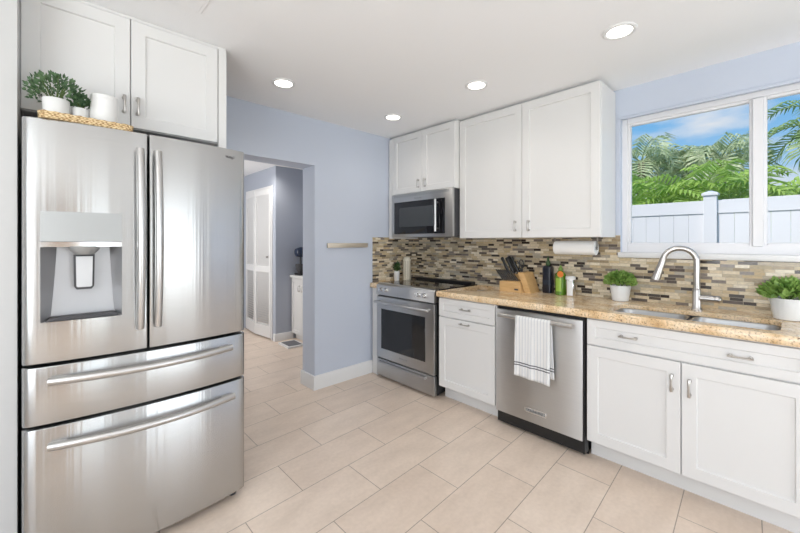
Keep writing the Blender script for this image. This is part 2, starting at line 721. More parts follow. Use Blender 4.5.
dw_ = box(-1.75, -0.86, -2.998, -2.955, 0.0, 2.08, 0.004, 1)  # unseen board, added to put a warm streak into the fridge reflection
struct('reflection_board', dw_, 'wood_board', 'unseen wooden board behind the camera, added for a warm fridge reflection')

# hall behind the doorway
XH, YH = 2.235, 4.83
bm = nb()
quadbox(bm, 0.3, 3.3, 3.22, 6.7, 2.42, 2.55)
struct('ceiling_hall', bm, 'ceiling', 'lower white ceiling of the hall')
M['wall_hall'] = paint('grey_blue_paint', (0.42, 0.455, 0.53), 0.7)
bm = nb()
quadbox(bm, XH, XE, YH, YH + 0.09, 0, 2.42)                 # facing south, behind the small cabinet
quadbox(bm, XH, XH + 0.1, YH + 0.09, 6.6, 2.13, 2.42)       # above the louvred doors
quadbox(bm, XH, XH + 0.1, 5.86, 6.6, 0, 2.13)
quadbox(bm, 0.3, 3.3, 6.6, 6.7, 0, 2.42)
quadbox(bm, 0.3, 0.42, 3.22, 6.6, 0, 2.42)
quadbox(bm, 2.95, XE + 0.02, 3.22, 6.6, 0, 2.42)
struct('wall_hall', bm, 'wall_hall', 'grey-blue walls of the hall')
bm = nb()
prism(bm, [(YH - d, z * 0.8) for d, z in bb], 'x', XH - 0.0158, 2.49)
prism(bm, [(XH - d, z * 0.8) for d, z in bb], 'y', YH - 0.0155, YH + 0.05)
struct('baseboard_hall', bm, 'trim', 'white baseboard round the hall wall corner')

# ---- backsplash
CT = 0.945          # counter top height
bm = nb()
quadbox(bm, XE - 0.010, XE, 0.845, YN, CT - 0.04, 1.42)
quadbox(bm, XE - 0.010, XE, -0.66, 0.845, CT - 0.04, 1.256)
quadbox(bm, 2.455, XE - 0.010, YN - 0.010, YN, CT - 0.04, 1.42)
struct('trim_backsplash', bm, 'mosaic', 'strip mosaic backsplash in beige, tan, grey and dark brown')

# ---- window
wr = bpy.data.objects.new('window_1', None)
C.objects.link(wr)
wr.location = (XE, 0.11, WZ0)
wr['_o'] = (XE, 0.11, WZ0)
wr['kind'] = 'structure'
wr['label'] = 'white framed kitchen window over the sink'
FX0, FX1 = XE + 0.045, XE + 0.115
bm = nb()
fw = 0.036
quadbox(bm, FX0, FX1, WY1 - fw, WY1 + 0.004, WZ0, WZ1, 0.004, 1)
quadbox(bm, FX0, FX1, WY0 - 0.004, WY0 + fw, WZ0, WZ1, 0.004, 1)
quadbox(bm, FX0 + 0.001, FX1 - 0.001, WY0 + fw, WY1 - fw, WZ1 - fw, WZ1 + 0.003)
quadbox(bm, FX0 + 0.001, FX1 - 0.001, WY0 + fw, WY1 - fw, WZ0 - 0.003, WZ0 + 0.058)
obj('window_frame', bm, 'vinyl', wr)
obj('mullion', box(FX0 - 0.008, FX1, 0.086, 0.136, WZ0 + 0.05, WZ1 - 0.04, 0.004, 1), 'vinyl', wr)
for nm, (a, b) in (('sash', (0.132, WY1 - fw + 0.002)), ('sash', (WY0 + fw - 0.002, 0.09))):
    bm = nb()
    s = 0.019
    X0, X1 = FX0 + 0.014, FX0 + 0.05
    z0, z1 = WZ0 + 0.054, WZ1 - fw + 0.002
    quadbox(bm, X0, X1, a, a + s, z0, z1, 0.003, 1)
    quadbox(bm, X0, X1, b - s, b, z0, z1, 0.003, 1)
    quadbox(bm, X0, X1, a + s, b - s, z0, z0 + s, 0.003, 1)
    quadbox(bm, X0, X1, a + s, b - s, z1 - s, z1, 0.003, 1)
    sh = obj('sash', bm, 'vinyl', wr)
    obj('pane', box(FX0 + 0.03, FX0 + 0.034, a + s - 0.004, b - s + 0.004, z0 + s - 0.004, z1 - s + 0.004), 'glass', sh)
bm = nb()
quadbox(bm, XE - 0.028, FX0 + 0.01, WY0 - 0.03, WY1 + 0.012, 1.256, WZ0 + 0.002, 0.005, 2)
struct('trim_sill', bm, 'trim', 'white window sill above the backsplash')
bm = nb()
quadbox(bm, XE - 0.010, XE + 0.004, WY0 - 0.03, WY1 + 0.006, WZ1 - 0.010, WZ1 + 0.012, 0.004, 2)
struct('trim_window_head', bm, 'wall_blue', 'thin pale blue bead along the window head')

# ---- ground outside
bm = box(-30, 40, -30, 40, -0.3, -0.125)
struct('ground_outside', bm, 'grass')

# ------------------------------------------------------------------ cabinet helpers


def shaker(bm, mp, a0, a1, z0, z1, fw=0.062, t=0.020, rec=0.009):
    """shaker front: mp(a, z, d) gives the world point, d = distance out of the face"""
    def R(a, b, c, d_, d):
        return [mp(a, c, d), mp(b, c, d), mp(b, d_, d), mp(a, d_, d)]
    e_ = 0.0022
    g = 0.006
    rs = [R(a0, a1, z0, z1, -t), R(a0, a1, z0, z1, -e_), R(a0 + e_, a1 - e_, z0 + e_, z1 - e_, 0.0),
          R(a0 + fw, a1 - fw, z0 + fw, z1 - fw, 0.0),
          R(a0 + fw + g * 0.7, a1 - fw - g * 0.7, z0 + fw + g * 0.7, z1 - fw - g * 0.7, -rec)]
    rings(bm, rs, smooth=False)
    return bm


def pull(bm, mp, a, z, ln, vertical, out=0.028, r=0.0048):
    """arched bar pull with two round feet"""
    pts = []
    rad = []
    n = 14
    for i in range(n + 1):
        s = -1 + 2 * i / n
        d = out * (1 - 0.30 * s * s)
        q = s * ln / 2
        pts.append(mp(a, z + q, d) if vertical else mp(a + q, z, d))
        rad.append(r * (1.25 - 0.45 * (1 - abs(s)) if abs(s) < 0.9 else 1.15))
    tube(bm, pts, rad, 10, flat=1.3)
    for s in (-1, 1):
        q = s * ln * 0.40
        p0 = mp(a, z + q, -0.004) if vertical else mp(a + q, z, -0.004)
        p1 = mp(a, z + q, out * 0.9) if vertical else mp(a + q, z, out * 0.9)
        p2 = mp(a, z + q, 0.003) if vertical else mp(a + q, z, 0.003)
        cyl(bm, p0, p1, r * 0.95, 10)
        cyl(bm, p0, p2, r * 2.0, 12)
    return bm


def east(x):            # fronts that face west, a runs along +Y
    return lambda a, z, d: (x - d, a, z)


def north(y):           # fronts that face south, a runs along +X
    return lambda a, z, d: (a, y - d, z)


# ------------------------------------------------------------------ base units
XF = 2.44               # face of the base doors
XB = 2.46               # carcass front
KICK = 2.535


def base_carcass(y0, y1, root, z_top=0.895):
    bm = nb()
    quadbox(bm, XB, XE - 0.011, y0, y1, 0.118, z_top)
    obj('carcass', bm, 'cab', root)
    obj('toe_kick', box(KICK, KICK + 0.018, y0, y1, 0.0, 0.118), 'cab', root)


# narrow drawer base between range and dishwasher
r = thing('drawer_base_cabinet', (2.76, 1.795, 0), 'white shaker base cabinet with one drawer and door between range and dishwasher', 'cabinet', None)
base_carcass(1.512, 2.078, r)
f = east(XF)
d = obj('drawer', shaker(nb(), f, 1.518, 2.072, 0.733, 0.887, 0.045), 'cab', r)
obj('handle', pull(nb(), f, 1.79, 0.815, 0.092, False), 'nickel', d)
d = obj('door', shaker(nb(), f, 1.518, 2.072, 0.124, 0.724), 'cab', r)
obj('handle', pull(nb(), f, 1.795, 0.695, 0.092, False), 'nickel', d)

# sink base
r = thing('sink_base_cabinet', (2.76, 0.38, 0), 'wide white shaker sink cabinet with two doors under the window', 'cabinet')
bm = nb()
quadbox(bm, XB, XE - 0.011, -0.105, -0.085, 0.118, 0.895)
quadbox(bm, XB, XE - 0.011, 0.842, 0.862, 0.118, 0.895)
quadbox(bm, XB, XE - 0.011, -0.085, 0.842, 0.118, 0.14)
quadbox(bm, XB, XB + 0.018, -0.085, 0.842, 0.14, 0.895)
obj('carcass', bm, 'cab', r)
obj('toe_kick', box(KICK, KICK + 0.018, -0.105, 0.862, 0.0, 0.118), 'cab', r)
d = obj('false_front', shaker(nb(), f, -0.099, 0.857, 0.733, 0.887, 0.045), 'cab', r)
obj('handle', pull(nb(), f, 0.628, 0.812, 0.092, False), 'nickel', d)
obj('handle', pull(nb(), f, 0.148, 0.808, 0.092, False), 'nickel', d)
d = obj('door', shaker(nb(), f, 0.384, 0.857, 0.124, 0.724), 'cab', r)
obj('handle', pull(nb(), f, 0.421, 0.610, 0.092, True), 'nickel', d)
d = obj('door', shaker(nb(), f, -0.099, 0.379, 0.124, 0.724), 'cab', r)
obj('handle', pull(nb(), f, 0.345, 0.600, 0.092, True), 'nickel', d)

# end panel left of the range
r = thing('filler_panel', (2.5, 2.94, 0), 'narrow white filler panel left of the range against the blue wall', 'panel')
obj('panel', box(2.44, 2.46, 2.890, YN - 0.018, 0.0, 0.893, 0.002, 1), 'cab', r)
obj('side_panel', box(2.46, XE - 0.012, 2.890, 2.906, 0.0, 0.893), 'cab', r)

# ------------------------------------------------------------------ countertops
CX0 = 2.412
SX0, SX1, SY0, SY1 = 2.505, 2.845, 0.01, 0.765


def rrect(x0, x1, y0, y1, r, n=6):
    out = []
    for cx, cy, a0 in ((x1 - r, y1 - r, 0), (x0 + r, y1 - r, PI / 2), (x0 + r, y0 + r, PI), (x1 - r, y0 + r, 1.5 * PI)):
        for i in range(n + 1):
            a = a0 + (PI / 2) * i / n
            out.append((cx + r * math.cos(a), cy + r * math.sin(a)))
    return out


def counter_with_hole(x0, x1, y0, y1, z0, z1, hole, er=0.012, cut=0.026):
    """slab with a rounded front edge at x0 and a hole"""
    bm = nb()
    n = len(hole)
    hx = sum(p[0] for p in hole) / n
    hy = sum(p[1] for p in hole) / n
    xi = x0 + er

    def outer(px, py):
        dx, dy = px - hx, py - hy
        ts = []
        if dx > 1e-9: ts.append((x1 - hx) / dx)
        if dx < -1e-9: ts.append((xi - hx) / dx)
        if dy > 1e-9: ts.append((y1 - hy) / dy)
        if dy < -1e-9: ts.append((y0 - hy) / dy)
        k = min(ts)
        return (hx + dx * k, hy + dy * k)
    # add the corner directions so the outline stays rectangular
    ring_in, ring_out = [], []
    for i, p in enumerate(hole):
        ring_in.append(p)
        ring_out.append(outer(*p))
    for cx, cy in ((x1, y1), (xi, y1), (xi, y0), (x1, y0)):
        j = min(range(n), key=lambda k: (ring_out[k][0] - cx) ** 2 + (ring_out[k][1] - cy) ** 2)
        ring_out[j] = (cx, cy)
    for z in (z1, z0):
        vi = [bm.verts.new((p[0], p[1], z if z == z1 else z1 - cut)) for p in ring_in]
        vo = [bm.verts.new((p[0], p[1], z)) for p in ring_out]
        for i in range(n):
            j = (i + 1) % n
            bm.faces.new((vi[i], vi[j], vo[j], vo[i]))
        if z == z1:
            top_in = vi
        else:
            for i in range(n):
                j = (i + 1) % n
                bm.faces.new((top_in[i], top_in[j], vi[j], vi[i]))
    # bullnose front
    prof = []
    for i in range(9):
        a = PI / 2 + PI * i / 8
        prof.append((xi + er * math.cos(a), (z0 + z1) / 2 + (z1 - z0) / 2 * math.sin(a)))
    rings(bm, [[(p[0], y0, p[1]) for p in prof], [(p[0], y1, p[1]) for p in prof]], smooth=True)
    for y in (y0, y1):
        bm.faces.new([bm.verts.new(q) for q in ((xi, y, z0), (x1, y, z0), (x1, y, z1), (xi, y, z1))])
    bm.faces.new([bm.verts.new(q) for q in ((x1, y0, z0), (x1, y1, z0), (x1, y1, z1), (x1, y0, z1))])
    return bm


tag(obj('countertop', counter_with_hole(CX0, XE - 0.011, -0.13, 2.078, 0.897, CT, rrect(SX0, SX1, SY0, SY1, 0.06)), 'granite',
        at=(2.75, 1.0, 0.897), recalc=True),
    'long gold and brown granite countertop running from range past the sink', 'countertop')
bm = nb()
quadbox(bm, CX0, XE - 0.011, 2.888, YN - 0.011, 0.897, CT, 0.006, 2)
tag(obj('countertop', bm, 'granite', at=(2.75, 2.94, 0.897)), 'short granite counter strip left of the range in the corner', 'countertop')

# ------------------------------------------------------------------ sink
r = thing('sink', (2.675, 0.39, 0.70), 'double bowl stainless undermount sink set in the granite countertop', 'sink')


def bowl(x0, x1, y0, y1, zt, zb):
    bm = nb()
    rs = []
    for inset, z in ((-0.006, zt), (0.0, zt), (0.004, zt - 0.01), (0.012, zb + 0.03), (0.022, zb + 0.008), (0.045, zb)):
        rs.append([(p[0], p[1], z) for p in rrect(x0 + inset, x1 - inset, y0 + inset, y1 - inset, 0.058)])
    rings(bm, rs, cap0=False, cap1=True)
    return bm


for y0, y1 in ((0.400, SY1 - 0.002), (SY0 + 0.002, 0.372)):
    b = obj('bowl', bowl(SX0 + 0.002, SX1 - 0.002, y0, y1, 0.917, 0.70), 'sink', r)
    bm = nb()
    lathe(bm, 2.70, (y0 + y1) / 2, [(0.045, 0), (0.045, 0.004), (0.036, 0.004), (0.030, 0.001)], 20, 0.7005)
    obj('drain', bm, 'chrome', b)
bm = nb()
prism(bm, [(0.362, 0.80), (0.410, 0.80), (0.402, 0.893), (0.395, 0.9065), (0.377, 0.9065), (0.370, 0.893)], 'x', SX0 + 0.008, SX1 - 0.008)
obj('divider', bm, 'sink', r)

# ------------------------------------------------------------------ faucet
FXc, FYc = 2.905, 0.375
r = thing('faucet', (FXc, FYc, CT), 'brushed nickel gooseneck pull-down faucet behind the sink', 'faucet')
bm = nb()
lathe(bm, FXc, FYc, [(0.031, 0), (0.031, 0.006), (0.026, 0.012), (0.0225, 0.03), (0.0225, 0.125), (0.020, 0.132), (0.016, 0.136)], 24, CT)
obj('body', bm, 'nickel', r)
sd = Vector((-0.22, 1.0, 0)).normalized()
pts = [(FXc, FYc, CT + 0.13), (FXc, FYc, CT + 0.22), (FXc, FYc, CT + 0.29)]
R_ = 0.086
for i in range(1, 15):
    a = PI - (PI * 0.97) * i / 14
    c = Vector((FXc, FYc, CT + 0.30)) + sd * R_
    p = c + sd * (R_ * math.cos(a)) + Vector((0, 0, R_ * math.sin(a) * 1.0))
    pts.append(tuple(p))
spout = obj('spout', tube(nb(), pts, 0.0165, 16), 'nickel', r)
e1 = Vector(pts[-1])
dr = (Vector(pts[-1]) - Vector(pts[-2])).normalized()
dr = (dr + sd * 0.10).normalized()
bm = nb()
tube(bm, [e1 - dr * 0.004, e1 + dr * 0.01, e1 + dr * 0.05, e1 + dr * 0.11, e1 + dr * 0.134], [0.0155, 0.0185, 0.0200, 0.0255, 0.0255], 18)
sh = obj('spray_head', bm, 'nickel', r)
obj('spray_nozzle', cyl(nb(), e1 + dr * 0.132, e1 + dr * 0.1365, 0.019, 18), 'black', sh)
bm = nb()
hz = CT + 0.078
tube(bm, [(FXc, FYc - 0.015, hz), (FXc, FYc - 0.085, hz)], 0.0215, 18)
tube(bm, [(FXc, FYc - 0.085, hz), (FXc, FYc - 0.088, hz), (FXc, FYc - 0.108, hz), (FXc, FYc - 0.116, hz)], [0.0185, 0.0220, 0.0220, 0.014], 18)
obj('lever', bm, 'nickel', r)

# ------------------------------------------------------------------ dishwasher
DX = 2.428
r = thing('dishwasher', (2.75, 1.185, 0), 'stainless dishwasher with bar handle between white base cabinets', 'dishwasher')
obj('body', box(DX + 0.03, XE - 0.02, 0.872, 1.502, 0.02, 0.885), 'black', r)
d = obj('door', box(DX, DX + 0.028, 0.878, 1.500, 0.108, 0.872, 0.004, 2), 'steel2', r)
bm = nb()
tube(bm, [(DX - 0.05, 0.920, 0.836), (DX - 0.05, 1.450, 0.836)], 0.0145, 16)
for yy in (0.945, 1.425):
    cyl(bm, (DX + 0.004, yy, 0.836), (DX - 0.05, yy, 0.836), 0.009, 12)
obj('handle', bm, 'satin', d)
bd = obj('badge', box(DX - 0.003, DX + 0.002, 1.112, 1.268, 0.174, 0.208, 0.001, 1), 'chrome', d)
bd['label'] = 'bright maker badge low on the door'
bm = box(DX - 0.0036, DX - 0.002, 1.118, 1.262, 0.179, 0.203)
obj('badge_field', bm, 'panel_steel', d)
obj('badge_lettering', text_bm('KitchenAid', 0.024, (DX - 0.0042, 1.19, 0.1915), (0, -1, 0), (0, 0, 1)), 'dark', d)
obj('kick_plate', box(2.512, 2.53, 0.872, 1.502, 0.0, 0.105), 'black', r)
obj('side_gasket', box(DX + 0.006, DX + 0.03, 0.868, 0.8775, 0.03, 0.885), 'black', r)

# towel over the dishwasher handle
tw = nb()
Y0t, Y1t = 1.060, 1.305
hx, hzc = DX - 0.05, 0.836
cols = 28
prof = []
for i in range(26):       # front drop, from the hem up
    prof.append((hx - 0.0165, 0.432 + (hzc - 0.432) * i / 25, 0))
for i in range(1, 8):
    a = PI - PI * i / 8
    prof.append((hx + 0.0165 * math.cos(a), hzc + 0.0165 * math.sin(a), 1))
for i in range(22):
    prof.append((hx + 0.0155, hzc - (hzc - 0.460) * i / 21, 2))
grid = []
for k, (px, pz, side) in enumerate(prof):
    row = []
    for j in range(cols + 1):
        s = j / cols
        fall = max(0.0, (hzc - pz) / 0.40)
        w = 0.0045 * fall * math.sin(s * 13 + 0.6) + 0.003 * fall * math.sin(s * 27)
        sag = 0.010 * fall * (s - 0.5) if side == 0 else 0.0
        dy = -0.010 * fall * (0.5 - s) - (0.012 * fall if side == 2 else 0)
        row.append(tw.verts.new((px - (w + 0.004 * fall if side == 0 else -min(0.004, abs(w))), Y0t + (Y1t - Y0t) * s + dy, pz + sag)))
    grid.append(row)
for a, b in zip(grid, grid[1:]):
    for j in range(cols):
        fc = tw.faces.new((a[j], a[j + 1], b[j + 1], b[j]))
        fc.smooth = True
t_o = obj('dish_towel', tw, 'towel', at=(hx, 1.1825, hzc - 0.22 + 0.12))
so = t_o.modifiers.new('thick', 'SOLIDIFY')
so.thickness = 0.003
so.offset = 0
tag(t_o, 'white dish towel with grey stripes hanging over the dishwasher handle', 'towel')

# ------------------------------------------------------------------ range
RX = 2.41
RY0, RY1 = 2.098, 2.880
r = thing('range', (2.74, 2.49, 0), 'stainless slide-in range with black glass cooktop in the corner', 'stove')
obj('body', box(RX + 0.035, XE - 0.03, RY0, RY1, 0.03, 0.935), 'black', r)
bm = nb()
quadbox(bm, RX + 0.055, XE - 0.03, RY0 - 0.006, RY1 + 0.004, 0.935, 0.953, 0.003, 1)
ct = obj('cooktop', bm, 'blackglass', r)
M['burner'] = mat('burner_ring', (0.06, 0.06, 0.065), 0.25)
for bx, by, br_ in ((2.62, 2.68, 0.10), (2.62, 2.29, 0.075), (2.87, 2.68, 0.075), (2.87, 2.29, 0.095)):
    bm = nb()
    lathe(bm, bx, by, [(br_ - 0.004, 0.9531), (br_ - 0.004, 0.9535), (br_, 0.9535), (br_, 0.9531)], 40, 0, False, False)
    obj('burner_ring', bm, 'burner', ct)
bm = nb()
prism(bm, [(2.975, 0.953), (2.99, 0.972), (XE - 0.03, 0.975), (XE - 0.03, 0.953)], 'y', RY0 + 0.02, RY1 - 0.02)
obj('vent_rail', bm, 'black', r)
bm = nb()
prism(bm, [(RX - 0.006, 0.838), (RX + 0.004, 0.935), (RX + 0.03, 0.953), (RX + 0.06, 0.953), (RX + 0.06, 0.838)], 'y', RY0, RY1)
cp = obj('control_panel', bm, 'steel2', r)
for ky in (2.800, 2.728, 2.285, 2.213):
    bm = nb()
    kz = 0.893
    kx = RX - 0.001
    cyl(bm, (kx + 0.004, ky, kz), (kx - 0.008, ky, kz + 0.001), 0.023, 22)
    cyl(bm, (kx - 0.008, ky, kz + 0.001), (kx - 0.034, ky, kz + 0.003), 0.019, 22, 0.0165)
    obj('knob', bm, 'chrome', cp)
dd = obj('oven_door', box(RX, RX + 0.04, RY0 + 0.004, RY1 - 0.004, 0.203, 0.822, 0.004, 2), 'steel2', r)
w = obj('oven_window', box(RX - 0.003, RX + 0.004, 2.205, 2.805, 0.300, 0.700, 0.002, 1), 'ovenglass', dd)
bm = nb()
tube(bm, [(RX - 0.052, RY0 + 0.03, 0.773), (RX - 0.052, RY1 - 0.03, 0.773)], 0.0135, 16)
for yy in (RY0 + 0.06, RY1 - 0.06):
    cyl(bm, (RX + 0.004, yy, 0.773), (RX - 0.05, yy, 0.773), 0.0105, 12)
obj('handle', bm, 'satin', dd)
obj('badge_lettering', text_bm('KitchenAid', 0.024, (RX - 0.0008, 2.49, 0.258), (0, -1, 0), (0, 0, 1)), 'panel_steel', dd)
dw = obj('drawer', box(RX + 0.002, RX + 0.04, RY0 + 0.004, RY1 - 0.004, 0.022, 0.190, 0.004, 2), 'steel2', r)
bm = nb()
prism(bm, [(RX + 0.004, 0.176), (RX - 0.020, 0.172), (RX - 0.024, 0.158), (RX - 0.016, 0.150), (RX + 0.004, 0.152)], 'y', RY0 + 0.10, RY1 - 0.06)
obj('handle', bm, 'satin', dw)
for fy in (RY0 + 0.05, RY1 - 0.05):
    obj('foot', cyl(nb(), (2.50, fy, 0.0), (2.50, fy, 0.035), 0.018, 12), 'black', r)

# ------------------------------------------------------------------ upper cabinets
UX = 2.745
r = thing('tall_upper_cabinet', (2.9, 1.48, 1.405), 'large white two-door shaker upper cabinet beside the window', 'cabinet')
bm = nb()
quadbox(bm, UX + 0.02, XE - 0.011, 0.875, 2.083, 1.405, 2.488)
obj('carcass', bm, 'cab', r)
obj('top_filler', box(UX + 0.05, XE - 0.011, 0.90, 2.083, 2.488, ZC), 'cab', r)
f = east(UX)
for y0, y1, hy in ((0.877, 1.458, 1.400), (1.462, 2.080, 1.515)):
    d = obj('door', shaker(nb(), f, y0, y1, 1.405, 2.486), 'cab', r)
    obj('handle', pull(nb(), f, hy, 1.500, 0.085, True), 'nickel', d)
MX = 2.682
r = thing('short_upper_cabinet', (2.9, 2.54, 1.87), 'white two-door shaker cabinet above the microwave', 'cabinet')
bm = nb()
quadbox(bm, MX + 0.02, XE - 0.011, 2.088, YN - 0.011, 1.872, 2.488)
quadbox(bm, MX + 0.004, XE - 0.011, 2.925, YN - 0.011, 1.405, 1.872)
obj('carcass', bm, 'cab', r)
obj('top_filler', box(MX + 0.05, XE - 0.011, 2.10, YN - 0.011, 2.488, ZC), 'cab', r)
f = east(MX)
for y0, y1, hy in ((2.090, 2.498, 2.455), (2.502, 2.925, 2.545)):
    d = obj('door', shaker(nb(), f, y0, y1, 1.876, 2.486, 0.058), 'cab', r)
    obj('handle', pull(nb(), f, hy, 1.960, 0.085, True), 'nickel', d)
obj('left_stile', box(MX, MX + 0.02, 2.928, YN - 0.011, 1.405, 2.486, 0.001, 1), 'cab', r)

# ------------------------------------------------------------------ microwave
WX = 2.655
r = thing('microwave', (2.85, 2.505, 1.42), 'stainless over-the-range microwave mounted above the cooktop', 'microwave')
obj('body', box(WX + 0.03, XE - 0.012, 2.096, 2.915, 1.422, 1.868), 'dark', r)
obj('front_frame', box(WX, WX + 0.03, 2.092, 2.918, 1.420, 1.868, 0.004, 2), 'steel2', r)
d = obj('door', box(WX - 0.010, WX + 0.004, 2.205, 2.868, 1.452, 1.785, 0.004, 2), 'blackglass', r)
M['mwglass'] = mat('tinted_window', (0.05, 0.055, 0.06), 0.12)
obj('door_window', box(WX - 0.0115, WX - 0.006, 2.315, 2.790, 1.525, 1.725, 0.001, 1), 'mwglass', d)
bm = nb()
tube(bm, [(WX - 0.045, 2.262, 1.47), (WX - 0.045, 2.262, 1.775)], 0.0125, 14)
for zz in (1.50, 1.745):
    cyl(bm, (WX - 0.004, 2.262, zz), (WX - 0.045, 2.262, zz), 0.009, 10)
obj('handle', bm, 'satin', d)
obj('control_strip', box(WX - 0.006, WX + 0.003, 2.180, 2.204, 1.452, 1.785, 0.002, 1), 'blackglass', r)
bm = nb()
for i in range(3):
    quadbox(bm, WX - 0.0015, WX + 0.003, 2.13, 2.88, 1.838 + i * 0.008, 1.841 + i * 0.008)
obj('vent_grille', bm, 'panel_steel', r)
obj('badge_lettering', text_bm('KitchenAid', 0.022, (WX - 0.0008, 2.53, 1.812), (0, -1, 0), (0, 0, 1)), 'panel_steel', r)

# ------------------------------------------------------------------ refrigerator
FX_L, FX_R = -0.084, 0.764
FXM = (FX_L + FX_R) / 2
HW = (FX_R - FX_L) / 2
FYB = 2.10


def fy(x):
    s = min(1.0, abs((x - FXM) / HW))
    return 2.022 - 0.040 * (1 - s ** 2.2)


def spaced(a, b, n, extra=()):
    v = sorted(set([round(a + (b - a) * i / n, 5) for i in range(n + 1)] + [round(q, 5) for q in extra if a < q < b]))
    return v


def contour_panel(x0, x1, z0, z1, hole=None, rl=0.0, rr=0.0, nx=26):
    """door or drawer front with the bowed face; rl/rr round the free ends"""
    bm = nb()
    er = 0.006
    xs = spaced(x0, x1, nx, (x0 + er, x1 - er, x0 + 0.002, x1 - 0.002) + ((hole[0], hole[1]) if hole else ()))
    zs = [z0, z0 + 0.002, z0 + er, z1 - er, z1 - 0.002, z1] + ([hole[2], hole[3]] if hole else [])
    zs = sorted(set(zs))

    def y_of(x, z):
        y = fy(x)
        for dist in (x - x0, x1 - x, z - z0, z1 - z):
            if dist < er:
                q = er - dist
                y += er - math.sqrt(max(0.0, er * er - q * q))
        rad = 0.022
        for dist, on in ((x - x0, rl), (x1 - x, rr)):
            if on and dist < rad:
                q = rad - dist
                y += rad - math.sqrt(max(0.0, rad * rad - q * q))
        return y
    V = [[bm.verts.new((x, y_of(x, z), z)) for z in zs] for x in xs]
    Bk = [[None] * len(zs) for _ in xs]
    for i in range(len(xs) - 1):
        for k in range(len(zs) - 1):
            if hole and xs[i] >= hole[0] - 1e-6 and xs[i + 1] <= hole[1] + 1e-6 and zs[k] >= hole[2] - 1e-6 and zs[k + 1] <= hole[3] + 1e-6:
                continue
            fc = bm.faces.new((V[i][k], V[i + 1][k], V[i + 1][k + 1], V[i][k + 1]))
            fc.smooth = True
    # sides back to FYB
    def strip(line):
        back = [bm.verts.new((v.co.x, FYB - 0.004, v.co.z)) for v in line]
        for a, b, c, d_ in zip(line, line[1:], back[1:], back):
            bm.faces.new((a, b, c, d_))
        return back
    strip([V[i][0] for i in range(len(xs))])
    strip([V[i][-1] for i in range(len(xs))])
    strip([V[0][k] for k in range(len(zs))])
    strip([V[-1][k] for k in range(len(zs))])
    bm.faces.new([bm.verts.new(q) for q in ((x0, FYB - 0.004, z0), (x1, FYB - 0.004, z0), (x1, FYB - 0.004, z1), (x0, FYB - 0.004, z1))]) if not hole else None
    return bm


r = thing('refrigerator', (FXM, 2.45, 0), 'large stainless french-door refrigerator with two bottom drawers and water dispenser', 'refrigerator')
obj('case', box(FX_L + 0.008, FX_R - 0.014, FYB, 2.97, 0.03, 1.835, 0.004, 1), 'dark', r)
DH = (-0.032, 0.222, 1.052, 1.492)
dl = obj('left_door', contour_panel(FX_L, 0.3145, 0.890, 1.858, DH, rl=1), 'steel', r)
drt = obj('right_door', contour_panel(0.3205, FX_R, 0.890, 1.858, None, rr=1), 'steel', r)
d1 = obj('upper_drawer', contour_panel(FX_L, FX_R, 0.648, 0.878, None, 1, 1, 40), 'steel', r)
d2 = obj('freezer_drawer', contour_panel(FX_L, FX_R, 0.040, 0.636, None, 1, 1, 40), 'steel', r)


def vbar(x, z0, z1):
    bm = nb()
    pts, rad = [], []
    for i in range(21):
        s = -1 + 2 * i / 20
        pts.append((x, fy(x) - 0.022 - 0.038 * (1 - s * s), (z0 + z1) / 2 + s * (z1 - z0) / 2))
        rad.append(0.0195)
    tube(bm, pts, rad, 14, flat=0.85)
    for z in (z0 + 0.035, z1 - 0.035):
        quadbox(bm, x - 0.010, x + 0.010, fy(x) - 0.032, fy(x) + 0.004, z - 0.022, z + 0.022, 0.004, 2)
    return bm


def hbar(x0, x1, z):
    bm = nb()
    pts = []
    for i in range(31):
        s = -1 + 2 * i / 30
        x = (x0 + x1) / 2 + s * (x1 - x0) / 2
        pts.append((x, fy(x) - 0.022 - 0.034 * (1 - s * s), z))
    tube(bm, pts, 0.0165, 14, flat=0.9)
    for x in (x0 + 0.03, x1 - 0.03):
        quadbox(bm, x - 0.024, x + 0.024, fy(x) - 0.030, fy(x) + 0.004, z - 0.011, z + 0.011, 0.004, 2)
    return bm


obj('handle', vbar(0.283, 0.990, 1.780), 'satin', dl)
obj('handle', vbar(0.349, 0.990, 1.780), 'satin', drt)
obj('handle', hbar(-0.008, 0.680, 0.822), 'satin', d1)
obj('handle', hbar(-0.008, 0.690, 0.566), 'satin', d2)
obj('lettering', text_bm('SAMSUNG', 0.016, (0.665, fy(0.665) - 0.0012, 1.815), (1, -0.02, 0), (0, 0, 1)), 'dark', drt)
# dispenser set into the left door
dp = thing('x', (0, 0, 0), '', '')
bpy.data.objects.remove(dp)
bm = nb()
ry = 2.075
hx0, hx1, hz0, hz1 = DH
yo = fy(0.1)


def fq(b, *pts):
    b.faces.new([b.verts.new(p) for p in pts])


zt = 1.352          # underside of the control panel
ix0, ix1, iz0 = hx0 + 0.048, hx1 - 0.035, 1.095
fq(bm, (hx0, fy(hx0), hz0), (hx0, fy(hx0), zt), (ix0, ry, zt), (ix0 - 0.018, ry - 0.012, iz0 - 0.03))
fq(bm, (hx1, fy(hx1), hz0), (hx1, fy(hx1), zt), (ix1, ry, zt), (ix1 + 0.016, ry - 0.012, iz0 - 0.03))
fq(bm, (ix0, ry, zt), (ix1, ry, zt), (ix1 + 0.006, ry, 1.235), (ix0 - 0.006, ry, 1.235))
fq(bm, (ix0 - 0.006, ry, 1.235), (ix1 + 0.006, ry, 1.235), (ix1 + 0.016, ry - 0.012, iz0 - 0.03), (ix0 - 0.018, ry - 0.012, iz0 - 0.03))
fq(bm, (ix0, ry, zt), (ix0 - 0.006, ry, 1.235), (ix0 - 0.018, ry - 0.012, iz0 - 0.03))
fq(bm, (ix1, ry, zt), (ix1 + 0.006, ry, 1.235), (ix1 + 0.016, ry - 0.012, iz0 - 0.03))
